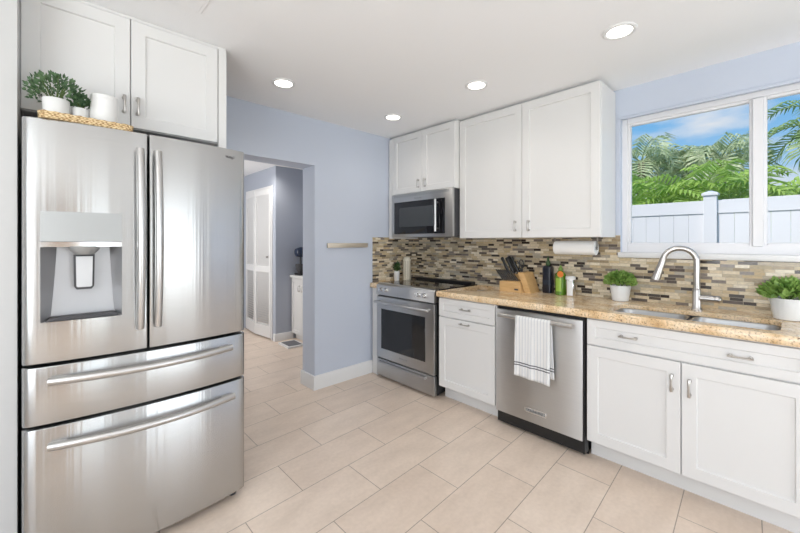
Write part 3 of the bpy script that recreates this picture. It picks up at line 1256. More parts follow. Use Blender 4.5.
fq(bm, (hx0, fy(hx0), hz0), (hx1, fy(hx1), hz0), (ix1 + 0.016, ry - 0.012, iz0 - 0.03), (ix0 - 0.018, ry - 0.012, iz0 - 0.03))
rc = obj('dispenser_recess', bm, 'recess', dl)
bm = nb()


def bowed_plate(bm, x0, x1, z0, z1, out, back):
    xs = [x0 + (x1 - x0) * i / 8 for i in range(9)]
    rings(bm, [[(x, fy(x) - out, z0), (x, fy(x) - out, z1), (x, fy(x) + back, z1), (x, fy(x) + back, z0)] for x in xs], smooth=False)
    return bm


cpn = obj('control_panel', bowed_plate(nb(), hx0, hx1, 1.372, hz1, 0.003, 0.03), 'panel_steel', dl)
obj('button_strip', bowed_plate(nb(), hx0, hx1, 1.350, 1.3705, 0.0015, 0.03), 'chrome', dl)
bm = nb()
lathe(bm, 0.100, 2.022, [(0.030, 1.318), (0.046, 1.335), (0.052, 1.352)], 24, 0)
obj('ice_chute', bm, 'panel_steel', dl)
bm = nb()
prism(bm, [(0.068, 1.185), (0.076, 1.172), (0.124, 1.172), (0.132, 1.185), (0.134, 1.318), (0.066, 1.318)], 'y', 2.030, 2.046)
pd = obj('paddle', bm, 'dark', dl)
M['clear'] = mat('clear_plastic', (0.62, 0.63, 0.64), 0.1)
bm = nb()
prism(bm, [(0.075, 1.186), (0.080, 1.182), (0.120, 1.182), (0.125, 1.186), (0.127, 1.31), (0.073, 1.31)], 'y', 2.022, 2.032)
obj('paddle_face', bm, 'clear', dl)
bm = nb()
prism(bm, [(hx0 + 0.014, 1.056), (hx0 + 0.028, 1.068), (hx1 - 0.020, 1.068), (hx1 - 0.010, 1.056)], 'y', 1.992, 2.05)
obj('drip_tray', bm, 'dark', dl)
for fxx in (FX_L + 0.06, FX_R - 0.05):
    obj('foot', cyl(nb(), (fxx, 2.075, 0.0), (fxx, 2.075, 0.036), 0.02, 14), 'dark', r)
obj('base_grille', box(FX_L + 0.02, FX_R - 0.02, 2.10, 2.12, 0.012, 0.05), 'black', r)

# ------------------------------------------------------------------ cabinet over the refrigerator
GY = 2.27
r = thing('over_fridge_cabinet', (0.32, 2.6, 1.92), 'white two-door shaker cabinet above the refrigerator', 'cabinet')
bm = nb()
quadbox(bm, -0.095, 0.748, GY + 0.02, YN - 0.002, 1.945, 2.495)
quadbox(bm, 0.722, 0.748, GY + 0.004, YN - 0.002, 1.905, 2.495)
obj('carcass', bm, 'cab', r)
f = north(GY)
for x0, x1, hxx in ((-0.097, 0.287, 0.262), (0.291, 0.700, 0.318)):
    d = obj('door', shaker(nb(), f, x0, x1, 1.948, 2.492, 0.060), 'cab', r)
    obj('handle', pull(nb(), f, hxx, 2.055, 0.085, True), 'nickel', d)
obj('right_stile', box(0.704, 0.748, GY, GY + 0.02, 1.905, 2.495, 0.001, 1), 'cab', r)
obj('top_filler', box(-0.095, 0.745, GY + 0.006, YN - 0.002, 2.495, ZC - 0.001), 'cab', r)

# ------------------------------------------------------------------ plants


def leaves(bm, c, n, rx, rz, size, up=0.3, low=-0.2):
    for _ in range(n):
        a = random.uniform(0, 2 * PI)
        el = math.asin(random.uniform(low, 1.0))
        q = random.uniform(0.45, 1.0) ** 0.6
        p = Vector((c[0] + rx * q * math.cos(el) * math.cos(a), c[1] + rx * q * math.cos(el) * math.sin(a), c[2] + rz * q * math.sin(el)))
        d = (p - Vector(c)).normalized() + Vector((random.uniform(-.6, .6), random.uniform(-.6, .6), random.uniform(-.3, .7) + up))
        d.normalize()
        s = d.cross(Vector((random.uniform(-1, 1), random.uniform(-1, 1), random.uniform(-1, 1)))).normalized()
        nn = s.cross(d)
        L = size * random.uniform(0.7, 1.25)
        w = L * 0.33
        v0 = bm.verts.new(p - d * L * 0.5)
        v1 = bm.verts.new(p + s * w - nn * L * 0.08)
        v2 = bm.verts.new(p + d * L * 0.55 + nn * L * 0.05)
        v3 = bm.verts.new(p - s * w - nn * L * 0.08)
        v4 = bm.verts.new(p + nn * L * 0.07)
        for t3 in ((v0, v1, v4), (v1, v2, v4), (v2, v3, v4), (v3, v0, v4)):
            fc = bm.faces.new(t3)
            fc.smooth = True


def stems(bm, c, base_z, n, rx, rz):
    for _ in range(n):
        a = random.uniform(0, 2 * PI)
        q = random.uniform(0.2, 0.85)
        p1 = (c[0] + rx * q * math.cos(a), c[1] + rx * q * math.sin(a), c[2] + rz * random.uniform(0.1, 0.75))
        p0 = (c[0] + 0.2 * rx * q * math.cos(a), c[1] + 0.2 * rx * q * math.sin(a), base_z)
        pm = tuple(p0[i] * 0.5 + p1[i] * 0.5 + (0.01 if i == 2 else 0) for i in range(3))
        tube(bm, [p0, pm, p1], [0.0022, 0.0018, 0.0012], 5)


def potted(name, x, y, z, r_top, r_bot, h, frx, frz, n, size, leafm, potm, label, cat='plant', group=None, fz=None, low=-0.2):
    t = thing(name, (x, y, z), label, cat, group)
    bm = nb()
    lathe(bm, x, y, [(r_bot * 0.9, 0), (r_bot, 0.004), (r_top, h - 0.004), (r_top - 0.001, h), (r_top - 0.006, h), (r_top - 0.007, h - 0.012)], 32, z, True, False)
    obj('pot', bm, potm, t)
    bm = nb()
    lathe(bm, x, y, [(r_top - 0.006, h - 0.016), (r_top - 0.008, h - 0.011)], 24, z, True, True)
    obj('soil', bm, 'soil', t)
    c = (x, y, z + h + (frz * 0.22 if fz is None else fz))
    bm = nb()
    leaves(bm, c, n, frx, frz, size, low=low)
    fo = obj('foliage', bm, leafm, t, recalc=False, autosmooth=False)
    bm = nb()
    stems(bm, c, z + h - 0.012, 16, frx, frz)
    obj('stems', bm, 'stem', t)
    return t


potted('potted_plant', 2.985, 0.820, CT, 0.067, 0.052, 0.113, 0.105, 0.085, 950, 0.024, 'leaf', 'white_gloss',
       'bushy green plant in a white pot left of the faucet', low=-0.15)
potted('potted_plant', 2.93, -0.018, CT, 0.079, 0.062, 0.118, 0.118, 0.085, 330, 0.044, 'leaf', 'white_gloss',
       'round-leaved plant in a white pot at the right end of the sink', low=-0.15)
potted('potted_herb', 2.755, 2.945, CT, 0.033, 0.028, 0.105, 0.044, 0.085, 120, 0.022, 'leaf_dark', 'white_gloss',
       'tiny dark green plant in a slim white pot left of the cooktop', low=-0.1)

# tall ribbed canister in the corner
x, y = 2.905, 2.940
t = thing('tall_canister', (x, y, CT), 'tall cream ribbed canister in the corner behind the small plant', 'canister')
bm = nb()
lathe(bm, x, y, [(0.044, 0), (0.046, 0.005), (0.046, 0.225), (0.043, 0.235), (0.030, 0.240)], 28, CT)
obj('body', bm, 'cream', t)
bm = nb()
for i in range(14):
    a = 2 * PI * i / 14
    cyl(bm, (x + 0.0458 * math.cos(a), y + 0.0458 * math.sin(a), CT + 0.012), (x + 0.0458 * math.cos(a), y + 0.0458 * math.sin(a), CT + 0.215), 0.0022, 6)
obj('ribs', bm, 'ribdark', t)
bm = nb()
lathe(bm, x, y, [(0.038, 0.238), (0.038, 0.252), (0.030, 0.258), (0.010, 0.262)], 24, CT)
obj('lid', bm, 'cream', t)

# ------------------------------------------------------------------ knife block and knives
t = thing('knife_block', (2.93, 1.58, CT), 'pale wooden knife block full of black-handled knives on the granite', 'knife block')
bm = nb()
prism(bm, [(1.716, CT), (1.500, CT), (1.535, CT + 0.093), (1.716, CT + 0.086)], 'x', 2.835, 2.93)
obj('front_block', bm, 'wood_block', t)
bm = nb()
prism(bm, [(1.712, CT), (1.500, CT), (1.558, CT + 0.150), (1.700, CT + 0.140)], 'x', 2.931, 3.055)
obj('rear_block', bm, 'wood_block', t)
bm = nb()
prism(bm, [(1.493, CT), (1.440, CT), (1.503, CT + 0.168), (1.556, CT + 0.168)], 'x', 2.860, 3.02)
obj('end_slab', bm, 'wood_block', t)
obj('maker_mark', box(2.8338, 2.8352, 1.540, 1.575, CT + 0.018, CT + 0.030), 'dark', t)


def knife(x, y, z, d, hl, hw, label, group, turned=False):
    """a knife in its slot; (x,y,z) is where it leaves the wood, d the direction of the handle"""
    d = Vector(d).normalized()
    p = Vector((x, y, z))
    k = thing('knife', tuple(p), label, 'knife', group)
    s = Vector((1, 0, 0))
    u = d.cross(s).normalized()
    if turned:
        s, u = u, s
    bm = nb()
    rs = []
    for q, wd, th in ((0.012, 0.82, 0.8), (0.02, 0.95, 1), (0.35, 1.0, 1), (0.7, 0.85, 0.95), (0.92, 1.12, 1), (1.0, 0.8, 0.7)):
        c = p + d * (hl * q + 0.006)
        a, b = hw * 0.5 * wd, hw * 0.33 * th
        rs.append([c + u * (a * math.cos(2 * PI * i / 10)) + s * (b * math.sin(2 * PI * i / 10)) for i in range(10)])
    rings(bm, rs)
    h = obj('handle', bm, 'handleblack', k)
    bm = nb()
    a0, a1 = p - d * 0.07, p + d * 0.012
    w_ = u * hw * 0.42
    th = s * 0.0009
    rings(bm, [[a0 - w_ * 0.9 - th, a0 + w_ * 0.9 - th, a0 + w_ * 0.9 + th, a0 - w_ * 0.9 + th],
               [a1 - w_ - th, a1 + w_ - th, a1 + w_ + th, a1 - w_ + th]], smooth=False)
    obj('blade', bm, 'chrome', k)
    return k


lean = (-0.10, 0.58, 0.80)
order = ['leftmost', 'second from the left', 'third from the left', 'fourth from the left', 'fourth from the right', 'third from the right', 'second from the right', 'rightmost']
for i, nm in enumerate(order):
    knife(2.872, 1.697 - i * 0.0205, CT + 0.0885, lean, 0.112, 0.0175,
          'black-handled steak knife in the front row of the knife block, ' + nm, 'steak knives in the front row of the block', True)
big = [(2.950, 1.690, 0.150, 0.030, 'large black kitchen knife at the left of the block rear row'),
       (2.950, 1.645, 0.150, 0.028, 'black kitchen knife second from the left in the block rear row'),
       (2.990, 1.615, 0.155, 0.030, 'tall black chef knife in the middle of the block rear row'),
       (2.955, 1.598, 0.125, 0.024, 'shorter black knife beside the shears in the block rear row')]
for x, y, hl, hw, lb in big:
    knife(x, y, CT + 0.146, (-0.06, 0.42, 0.88), hl, hw, lb, 'large knives in the rear of the block')
k = knife(3.02, 1.670, CT + 0.145, (0.0, 0.40, 0.9), 0.155, 0.028, 'knife with a black handle furthest back in the block', 'large knives in the rear of the block')
# kitchen shears
p = Vector((2.965, 1.568, CT + 0.150))
k = thing('kitchen_shears', tuple(p), 'black-looped kitchen shears at the right of the knife block', 'scissors')
d = Vector((-0.05, 0.30, 0.95)).normalized()
u = Vector((0, 0.95, -0.30)).normalized()
for sgn in (-1, 1):
    bm = nb()
    c = p + d * 0.085 + u * (0.021 * sgn)
    pts = [c + d * (0.034 * math.cos(a)) + u * (0.017 * math.sin(a)) for a in [2 * PI * i / 18 for i in range(19)]]
    tube(bm, pts, 0.0048, 8, False)
    tube(bm, [p + d * 0.01, p + d * 0.055 + u * 0.012 * sgn], 0.006, 8)
    obj('loop', bm, 'handleblack', k)
bm = nb()
rings(bm, [[p + u * 0.010 + Vector((0.002, 0, 0)), p - u * 0.010 + Vector((0.002, 0, 0)), p - u * 0.010 - Vector((0.002, 0, 0)), p + u * 0.010 - Vector((0.002, 0, 0))],
           [q - d * 0.07 for q in (p + u * 0.008 + Vector((0.002, 0, 0)), p - u * 0.008 + Vector((0.002, 0, 0)), p - u * 0.008 - Vector((0.002, 0, 0)), p + u * 0.008 - Vector((0.002, 0, 0)))]], smooth=False)
obj('blades', bm, 'chrome', k)

# ------------------------------------------------------------------ bottles beside the block
x, y = 3.02, 1.368
t = thing('soap_bottle', (x, y, CT), 'dark navy square bottle with a pointed stopper beside the knife block', 'bottle')
bm = nb()
rs = []
for w_, z in ((0.034, 0), (0.037, 0.004), (0.037, 0.205), (0.031, 0.222), (0.016, 0.228)):
    rs.append([(p_[0], p_[1], CT + z) for p_ in rrect(x - w_, x + w_, y - w_, y + w_, w_ * 0.4, 4)])
rings(bm, rs)
obj('body', bm, 'navy', t)
bm = nb()
rs = []
w_ = 0.0372
for z in (0.07, 0.11):
    rs.append([(p_[0], p_[1], CT + z) for p_ in rrect(x - w_, x + w_, y - w_, y + w_, w_ * 0.4, 4)])
rings(bm, rs, False, False)
M['navylabel'] = mat('navy_band', (0.022, 0.03, 0.05), 0.5)
obj('band', bm, 'navylabel', t)
bm = nb()
lathe(bm, x, y, [(0.015, 0.226), (0.017, 0.236), (0.019, 0.252), (0.010, 0.270), (0.008, 0.290), (0.003, 0.302)], 18, CT)
obj('stopper', bm, 'leaf_dark', t)

x, y = 2.975, 1.245
t = thing('green_bottle', (x, y, CT), 'green bottle with an orange tag right of the navy bottle', 'bottle')
bm = nb()
lathe(bm, x, y, [(0.037, 0), (0.041, 0.004), (0.041, 0.155), (0.038, 0.170), (0.018, 0.190), (0.014, 0.196)], 24, CT)
obj('body', bm, 'bottlegreen', t)
bm = nb()
rs = []
for z in (0.03, 0.135):
    rs.append([(x + 0.0415 * math.cos(a), y + 0.0415 * math.sin(a), CT + z) for a in [2.55 + 1.1 * i / 8 for i in range(9)]])
rings(bm, rs, False, False, close=False)
obj('stripe', bm, 'limegreen', t)
bm = nb()
lathe(bm, x, y, [(0.016, 0.192), (0.018, 0.198), (0.018, 0.212), (0.010, 0.222), (0.006, 0.236)], 18, CT)
obj('cap', bm, 'leaf', t)
bm = nb()
tube(bm, [(x - 0.040, y - 0.014, CT + 0.168), (x - 0.046, y - 0.014, CT + 0.168)], [0.026, 0.022], 14)
obj('tag', bm, 'orange', t)

x, y = 2.965, 1.163
t = thing('steel_canister', (x, y, CT), 'small white and steel canister right of the green bottle', 'canister')
bm = nb()
lathe(bm, x, y, [(0.034, 0), (0.036, 0.003), (0.036, 0.128), (0.034, 0.132)], 26, CT)
obj('body', bm, 'chrome', t)
bm = nb()
lathe(bm, x, y, [(0.037, 0.130), (0.037, 0.150), (0.033, 0.156), (0.010, 0.158)], 26, CT)
obj('lid', bm, 'white_gloss', t)
bm = nb()
rs = []
for z in (0.006, 0.124):
    rs.append([(x + 0.0364 * math.cos(a), y + 0.0364 * math.sin(a), CT + z) for a in [2.75 + 1.2 * i / 8 for i in range(9)]])
rings(bm, rs, False, False, close=False)
obj('white_sleeve', bm, 'white_gloss', t)

# ------------------------------------------------------------------ paper towel
px, pz = 2.94, 1.325
t = thing('paper_towel_holder', (px, 1.117, 1.405), 'steel paper towel holder under the tall upper cabinet', 'holder')
obj('rod', cyl(nb(), (px, 0.958, pz), (px, 1.278, pz), 0.006, 10), 'nickel', t)
for yy in (0.958, 1.277):
    bm = nb()
    quadbox(bm, px - 0.011, px + 0.011, yy - 0.0015, yy + 0.0015, pz - 0.012, 1.4045)
    obj('bracket', bm, 'nickel', t)
bm = nb()
n = 36
ri, ro = 0.019, 0.054
rs = []
for q, yy in ((ri, 0.966), (ro - 0.002, 0.966), (ro, 0.968), (ro, 1.268), (ro - 0.002, 1.270), (ri, 1.270)):
    rs.append([(px + q * math.cos(2 * PI * i / n), yy, pz + q * math.sin(2 * PI * i / n)) for i in range(n)])
rings(bm, rs + [rs[0]], False, False)
rl_ = obj('paper_towel_roll', bm, 'paper', at=(px, 1.117, pz))
tag(rl_, 'white paper towel roll hanging under the tall upper cabinet', 'paper towels')

# ------------------------------------------------------------------ bar on the blue wall
t = thing('knife_bar', (2.136, YN, 1.337), 'short brushed metal bar mounted on the blue wall left of the range', 'wall bar')
obj('bar', box(1.893, 2.378, YN - 0.022, YN - 0.004, 1.314, 1.360, 0.003, 2), 'barsteel', t)
obj('mounting_plate', box(1.91, 2.36, YN - 0.005, YN + 0.001, 1.322, 1.352), 'dark', t)

# ------------------------------------------------------------------ on top of the refrigerator
TZ = 1.859
bm = nb()
x0, x1, y0, y1 = -0.030, 0.258, 2.000, 2.235
for i in range(3):
    z = TZ + 0.006 + i * 0.0085
    g = 0.002 * i
    pts = [(p_[0], p_[1], z) for p_ in rrect(x0 - g, x1 + g, y0 - g, y1 + g, 0.02, 4)]
    pts.append(pts[0])
    pp = []
    for a, b in zip(pts, pts[1:]):
        k = max(1, int((Vector(b) - Vector(a)).length / 0.011))
        for j in range(k):
            q = Vector(a).lerp(Vector(b), j / k)
            pp.append(q)
    pp.append(Vector(pts[-1]))
    tube(bm, pp, [0.0058 + 0.0016 * math.sin(j * 1.9 + i * 1.57) for j in range(len(pp))], 7, False)
t = thing('woven_tray', ((x0 + x1) / 2, (y0 + y1) / 2, TZ), 'shallow woven seagrass tray on top of the refrigerator', 'tray')
obj('rim', bm, 'wicker', t)
obj('base', box(x0, x1, y0, y1, TZ + 0.001, TZ + 0.0235), 'wicker', t)
BZ = TZ + 0.0237
potted('potted_plant', 0.014, 2.075, BZ, 0.043, 0.039, 0.074, 0.098, 0.088, 420, 0.018, 'leaf_dusty', 'white_gloss',
       'trailing dusty green plant in a white pot at the tray left end', low=-0.35, fz=0.022)
potted('potted_plant', 0.089, 2.095, BZ, 0.029, 0.028, 0.060, 0.040, 0.045, 80, 0.022, 'leaf_dusty', 'white_gloss',
       'smallest white pot with a green sprig between larger pot and canister', low=-0.2, fz=0.018)
x, y = 0.170, 2.085
t = thing('white_canister', (x, y, BZ), 'plain white canister at the right of the tray on the refrigerator', 'canister')
bm = nb()
lathe(bm, x, y, [(0.046, 0), (0.049, 0.003), (0.049, 0.112)], 32, BZ)
obj('body', bm, 'white_gloss', t)
bm = nb()
lathe(bm, x, y, [(0.0495, 0.1125), (0.050, 0.116), (0.050, 0.128), (0.046, 0.132), (0.010, 0.133)], 32, BZ)
obj('lid', bm, 'white_gloss', t)

# ------------------------------------------------------------------ ceiling lights


def downlight(x, y, label, z=ZC, energy=7.0):
    t = thing('recessed_light', (x, y, z), label, 'ceiling light', 'recessed ceiling lights')
    bm = nb()
    lathe(bm, x, y, [(0.082, 0.0), (0.082, -0.005), (0.075, -0.009), (0.062, -0.006), (0.060, 0.0)], 36, z, True, False)
    obj('trim_ring', bm, 'trim', t)
    bm = nb()
    lathe(bm, x, y, [(0.0605, -0.0035), (0.0605, -0.0055)], 32, z)
    obj('lens', bm, 'lens', t)
    l = lamp('downlight', 'SPOT', (x, y, z - 0.02), (0, 0, 0), energy, (1.0, 0.94, 0.86), spot_size=math.radians(150), spot_blend=0.9, shadow_soft_size=0.06)
    l.parent = t
    l.location = (0, 0, -0.02)
    return t


downlight(2.222, 0.614, 'recessed round ceiling light nearest the window')
downlight(2.235, 1.541, 'recessed round ceiling light in front of the tall upper cabinet')
downlight(2.256, 2.461, 'recessed round ceiling light closest to the microwave cabinet')
downlight(1.205, 2.476, 'recessed round ceiling light above the doorway wall left of the others')
downlight(2.02, 4.66, 'recessed ceiling light seen through the doorway in the hall', 2.42, 28.0)

t = thing('ceiling_vent', (0.46, 1.90, ZC), 'faint white ceiling vent above the refrigerator', 'vent')
obj('frame', box(0.38, 0.54, 1.82, 2.00, ZC - 0.006, ZC + 0.001, 0.002, 1), 'ceiling', t)
obj('grille', box(0.395, 0.525, 1.835, 1.985, ZC - 0.0075, ZC - 0.005, 0.001, 1), 'ceiling', t)

# ------------------------------------------------------------------ the hall


def louvre_leaf(p0, p1, z0, z1, slats=44):
    """one louvred leaf between two floor points"""
    p0, p1 = Vector((*p0, 0)), Vector((*p1, 0))
    u = (p1 - p0).normalized()
    L = (p1 - p0).length
    nrm = Vector((u.y, -u.x, 0))
    bm = nb()

    def bx(a0, a1, zz0, zz1, th=0.028):
        b2 = bmesh.new()
        vs = []
        for a, z, s in ((a0, zz0, -1), (a1, zz0, -1), (a1, zz1, -1), (a0, zz1, -1), (a0, zz0, 1), (a1, zz0, 1), (a1, zz1, 1), (a0, zz1, 1)):
            vs.append(b2.verts.new(p0 + u * a + Vector((0, 0, z)) + nrm * (s * th / 2)))
        for q in ((0, 1, 2, 3), (7, 6, 5, 4), (0, 4, 5, 1), (1, 5, 6, 2), (2, 6, 7, 3), (3, 7, 4, 0)):
            b2.faces.new([vs[i] for i in q])
        merge(bm, b2)
    w = 0.045
    bx(0, w, z0, z1)
    bx(L - w, L, z0, z1)
    bx(w, L - w, z1 - 0.07, z1)
    bx(w, L - w, z0, z0 + 0.16)
    mid = z0 + (z1 - z0) * 0.46
    bx(w, L - w, mid - 0.04, mid + 0.04)
    for a, b in ((z0 + 0.16, mid - 0.04), (mid + 0.04, z1 - 0.07)):
        k = int((b - a) / 0.034)
        for i in range(k):
            zc = a + (i + 0.5) * (b - a) / k
            vs = []
            for aa, zz, s in ((w, zc - 0.018, -0.009), (L - w, zc - 0.018, -0.009), (L - w, zc + 0.018, 0.009), (w, zc + 0.018, 0.009)):
                vs.append(p0 + u * aa + Vector((0, 0, zz)) - nrm * s)
            top = [bm.verts.new(v + Vector((0, 0, 0.003)) - nrm * 0.003) for v in vs]
            bot = [bm.verts.new(v - Vector((0, 0, 0.003)) + nrm * 0.003) for v in vs]
            bm.faces.new(top)
            bm.faces.new(list(reversed(bot)))
            for i_ in range(4):
                j_ = (i_ + 1) % 4
                bm.faces.new((top[i_], bot[i_], bot[j_], top[j_]))
    return bm


dr_ = bpy.data.objects.new('door_1', None)
C.objects.link(dr_)
dr_['_o'] = (XH, 5.38, 0)
dr_.location = (XH, 5.38, 0)
dr_['kind'] = 'structure'
dr_['label'] = 'white louvred bifold closet doors in the hall'
lf = obj('louvred_leaf', louvre_leaf((2.232, 4.955), (2.190, 5.400), 0.02, 2.115), 'trim', dr_)
obj('pull', cyl(nb(), (2.222, 5.03, 1.16), (2.190, 5.03, 1.16), 0.012, 10), 'nickel', lf)
obj('louvred_leaf', louvre_leaf((2.190, 5.406), (2.232, 5.850), 0.02, 2.115), 'trim', dr_)
bm = nb()
quadbox(bm, XH - 0.012, XH + 0.09, YH + 0.092, YH + 0.120, 0, 2.122)
quadbox(bm, XH - 0.012, XH + 0.09, YH + 0.092, 5.86, 2.122, 2.16)
obj('casing', bm, 'trim', dr_)

r = thing('hall_cabinet', (2.7, 4.6, 0), 'small white cabinet with a white top in the hall beyond the doorway', 'cabinet')
obj('carcass', box(2.480, 2.945, 4.25, 4.815, 0.085, 0.870), 'cab', r)
obj('toe_kick', box(2.53, 2.945, 4.25, 4.815, 0.0, 0.085), 'cab', r)
f = east(2.462)
for y0, y1, hy in ((4.537, 4.812, 4.582), (4.253, 4.532, 4.487)):
    d = obj('door', shaker(nb(), f, y0, y1, 0.09, 0.862, 0.05, 0.018), 'cab', r)
    obj('handle', pull(nb(), f, hy, 0.73, 0.085, True), 'nickel', d)
obj('worktop', box(2.440, 2.948, 4.23, 4.826, 0.870, 0.902, 0.004, 2), 'white_gloss', r)

x, y, z = 2.59, 4.70, 0.9022
r = thing('stand_mixer', (x, y, z), 'navy and black countertop mixer on the hall cabinet', 'mixer')
obj('base', box(x - 0.11, x + 0.12, y - 0.075, y + 0.075, z, z + 0.035, 0.015, 3), 'black', r)
obj('column', box(x + 0.03, x + 0.11, y - 0.05, y + 0.05, z + 0.03, z + 0.29, 0.02, 3), 'navyblue', r)
bm = nb()
tube(bm, [(x - 0.125, y, z + 0.32), (x - 0.115, y, z + 0.32), (x - 0.06, y, z + 0.325), (x, y, z + 0.325), (x + 0.10, y, z + 0.315), (x + 0.125, y, z + 0.31)],
     [0.035, 0.055, 0.070, 0.072, 0.060, 0.040], 18)
obj('head', bm, 'navyblue', r)
bm = nb()
lathe(bm, x - 0.05, y, [(0.035, 0.036), (0.04, 0.04), (0.058, 0.09), (0.066, 0.155), (0.064, 0.158), (0.05, 0.10)], 24, z, True, False)
obj('bowl', bm, 'dark', r)
obj('beater_shaft', cyl(nb(), (x - 0.05, y, z + 0.11), (x - 0.05, y, z + 0.27), 0.014, 10), 'dark', r)

r = thing('floor_tray', (2.31, 4.51, 0), 'white edged grey floor tray in front of the hall cabinet', 'tray')
bm = nb()
prism(bm, [(2.195, 4.375), (2.415, 4.36), (2.435, 4.66), (2.205, 4.68)], 'z', 0.0, 0.022)
obj('edge', bm, 'trim', r)
bm = nb()
prism(bm, [(2.222, 4.402), (2.393, 4.39), (2.410, 4.632), (2.230, 4.65)], 'z', 0.018, 0.026)
obj('mat', bm, 'matgrey', r)

# ------------------------------------------------------------------ outside: fence and palms
FNX = 6.15
PSP = 2.05
r = thing('vinyl_fence', (FNX, 0.8, -0.125), 'white vinyl privacy fence outside the window', 'fence')
posts = [0.655 + PSP * k for k in range(-3, 4)]
for py in posts:
    p_ = obj('post', box(FNX - 0.066, FNX + 0.066, py - 0.066, py + 0.066, -0.125, 1.965, 0.004, 1), 'vinyl', r)
    bm = nb()
    rings(bm, [[(FNX + sx * w_, py + sy * w_, z) for sx, sy in ((-1, -1), (1, -1), (1, 1), (-1, 1))]
               for w_, z in ((0.066, 1.962), (0.083, 1.966), (0.083, 1.992), (0.066, 2.004), (0.012, 2.03))], smooth=False)
    obj('post_cap', bm, 'vinyl', p_)
for a, b in zip(posts, posts[1:]):
    y0, y1 = a + 0.066, b - 0.066
    bm = nb()
    n = 12
    for i in range(n):
        w_ = (y1 - y0) / n
        quadbox(bm, FNX - 0.012, FNX + 0.012, y0 + i * w_, y0 + (i + 1) * w_ - 0.003, 0.05, 1.75, 0.002, 1)
    pn = obj('panel', bm, 'vinyl', r)
    obj('top_rail', box(FNX - 0.026, FNX + 0.026, y0, y1, 1.735, 1.905, 0.004, 1), 'vinyl', pn)
    obj('bottom_rail', box(FNX - 0.026, FNX + 0.026, y0, y1, 0.0, 0.15, 0.004, 1), 'vinyl', pn)


def frond(c, az, el, L, droop, m, parent, nl=26, lw=0.030, ll=0.42, vee=0.55):
    """one feather frond: midrib plus leaflets on both sides"""
    bm = nb()
    hd = Vector((math.cos(az), math.sin(az), 0))
    pts = []
    n = 16
    p = Vector(c)
    ang = el
    for i in range(n + 1):
        pts.append(p.copy())
        p = p + (hd * math.cos(ang) + Vector((0, 0, math.sin(ang)))) * (L / n)
        ang -= droop / n * (0.5 + 1.2 * i / n)
    tube(bm, pts, [0.013 * (1 - 0.85 * i / n) + 0.002 for i in range(n + 1)], 5)
    side = Vector((-hd.y, hd.x, 0))
    for k in range(nl):
        s = 0.14 + 0.86 * k / (nl - 1)
        q = s * n
        i = min(n - 1, int(q))
        b = pts[i].lerp(pts[i + 1], q - i)
        tg = (pts[i + 1] - pts[i]).normalized()
        up = side.cross(tg)
        if up.z < 0:
            up = -up
        l_ = ll * (math.sin(PI * (0.12 + 0.80 * s)) ** 0.7) * random.uniform(0.85, 1.1)
        for sg in (-1, 1):
            d1_ = (side * sg * 0.85 + tg * 0.62 + up * vee * random.uniform(0.4, 1.0)).normalized()
            d2_ = (d1_ + Vector((0, 0, -0.95))).normalized()
            m1 = b + d1_ * l_ * 0.5
            m2 = m1 + d2_ * l_ * 0.5
            wv = tg * lw * 0.5
            nb_ = up * lw * 0.12
            v = [bm.verts.new(x_) for x_ in (b - wv * 0.5, b + wv * 0.5, m1 + wv, m1 - wv, m2)]
            bm.faces.new((v[0], v[1], v[2], v[3]))
            bm.faces.new((v[3], v[2], v[4]))
    return obj('frond', bm, m, parent, recalc=False, autosmooth=False)


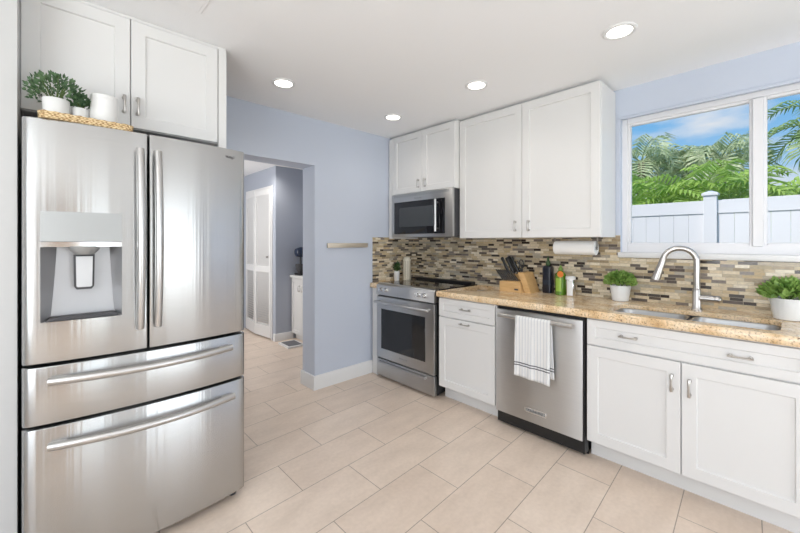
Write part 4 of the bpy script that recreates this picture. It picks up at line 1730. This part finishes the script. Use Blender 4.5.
def palm(x, y, h, n, L, m, label, droop=1.7, trunk_r=0.07, el=(0.15, 1.25), nl=26, ll=0.42, lw=0.03, group='palms beyond the fence', vee=0.55):
    t = thing('palm_tree', (x, y, -0.06), label, 'palm tree', group)
    bm = nb()
    prof = []
    k = 14
    for i in range(k + 1):
        z = -0.06 + (h + 0.06) * i / k
        prof.append((trunk_r * (1.15 - 0.3 * i / k) * (1 + 0.06 * (i % 2)), z))
    lathe(bm, x, y, prof, 12, 0.0)
    obj('trunk', bm, 'trunk', t)
    for i in range(n):
        az = i * 2.399963 + random.uniform(-0.2, 0.2)
        e_ = el[0] + (el[1] - el[0]) * (i / max(1, n - 1)) + random.uniform(-0.12, 0.12)
        frond((x, y, h), az, e_, L * random.uniform(0.85, 1.1), droop * random.uniform(0.8, 1.2), m, t, nl, lw, ll, vee)
    return t


# low lush palms right behind the fence
LOW = dict(droop=1.5, trunk_r=0.06, el=(0.45, 1.35), nl=20, ll=0.46, lw=0.055)
palm(7.50, 1.80, 1.62, 12, 1.45, 'palm_green', 'bright green low palm behind the fence at the window left side', **LOW)
palm(7.70, 1.00, 1.65, 13, 1.50, 'palm_green', 'bright green low palm directly behind the fence post', **LOW)
palm(7.55, 0.22, 1.58, 12, 1.40, 'palm_green', 'bright green low palm behind the window mullion', **LOW)
palm(7.70, -0.60, 1.50, 11, 1.35, 'palm_green', 'bright green low palm at the window right side', **LOW)
# pale drooping palms farther back
PALE = dict(droop=3.0, trunk_r=0.08, el=(-0.2, 1.1), nl=20, ll=0.50, lw=0.05)
palm(9.6, 2.22, 3.15, 14, 1.20, 'palm_pale', 'pale drooping palm farthest to the left beyond the fence', **PALE)
palm(10.2, 1.50, 3.05, 14, 1.20, 'palm_pale', 'pale drooping palm rising behind the fence post', **PALE)
palm(9.8, 0.88, 3.05, 14, 1.15, 'palm_pale', 'pale drooping palm left of the window mullion', **PALE)
palm(9.0, -0.62, 3.15, 12, 1.15, 'palm_mid', 'tall feather palm in the right window pane', droop=2.2, trunk_r=0.09, el=(-0.1, 1.2), nl=22, ll=0.42, lw=0.045)
# further palms closing the row
BACK = dict(droop=2.0, trunk_r=0.08, el=(0.1, 1.1), nl=20, ll=0.5, lw=0.05)
palm(11.8, 1.9, 1.9, 11, 1.5, 'palm_mid', 'darker feather palm in the back row left of the fence post', **BACK)
palm(12.0, 0.75, 1.9, 11, 1.5, 'palm_mid', 'darker feather palm in the back row right of the fence post', **BACK)
palm(11.0, 3.1, 2.2, 11, 1.5, 'palm_mid', 'darker feather palm beyond the left window edge', **BACK)

for o in bpy.data.objects:
    if '_o' in o:
        del o['_o']
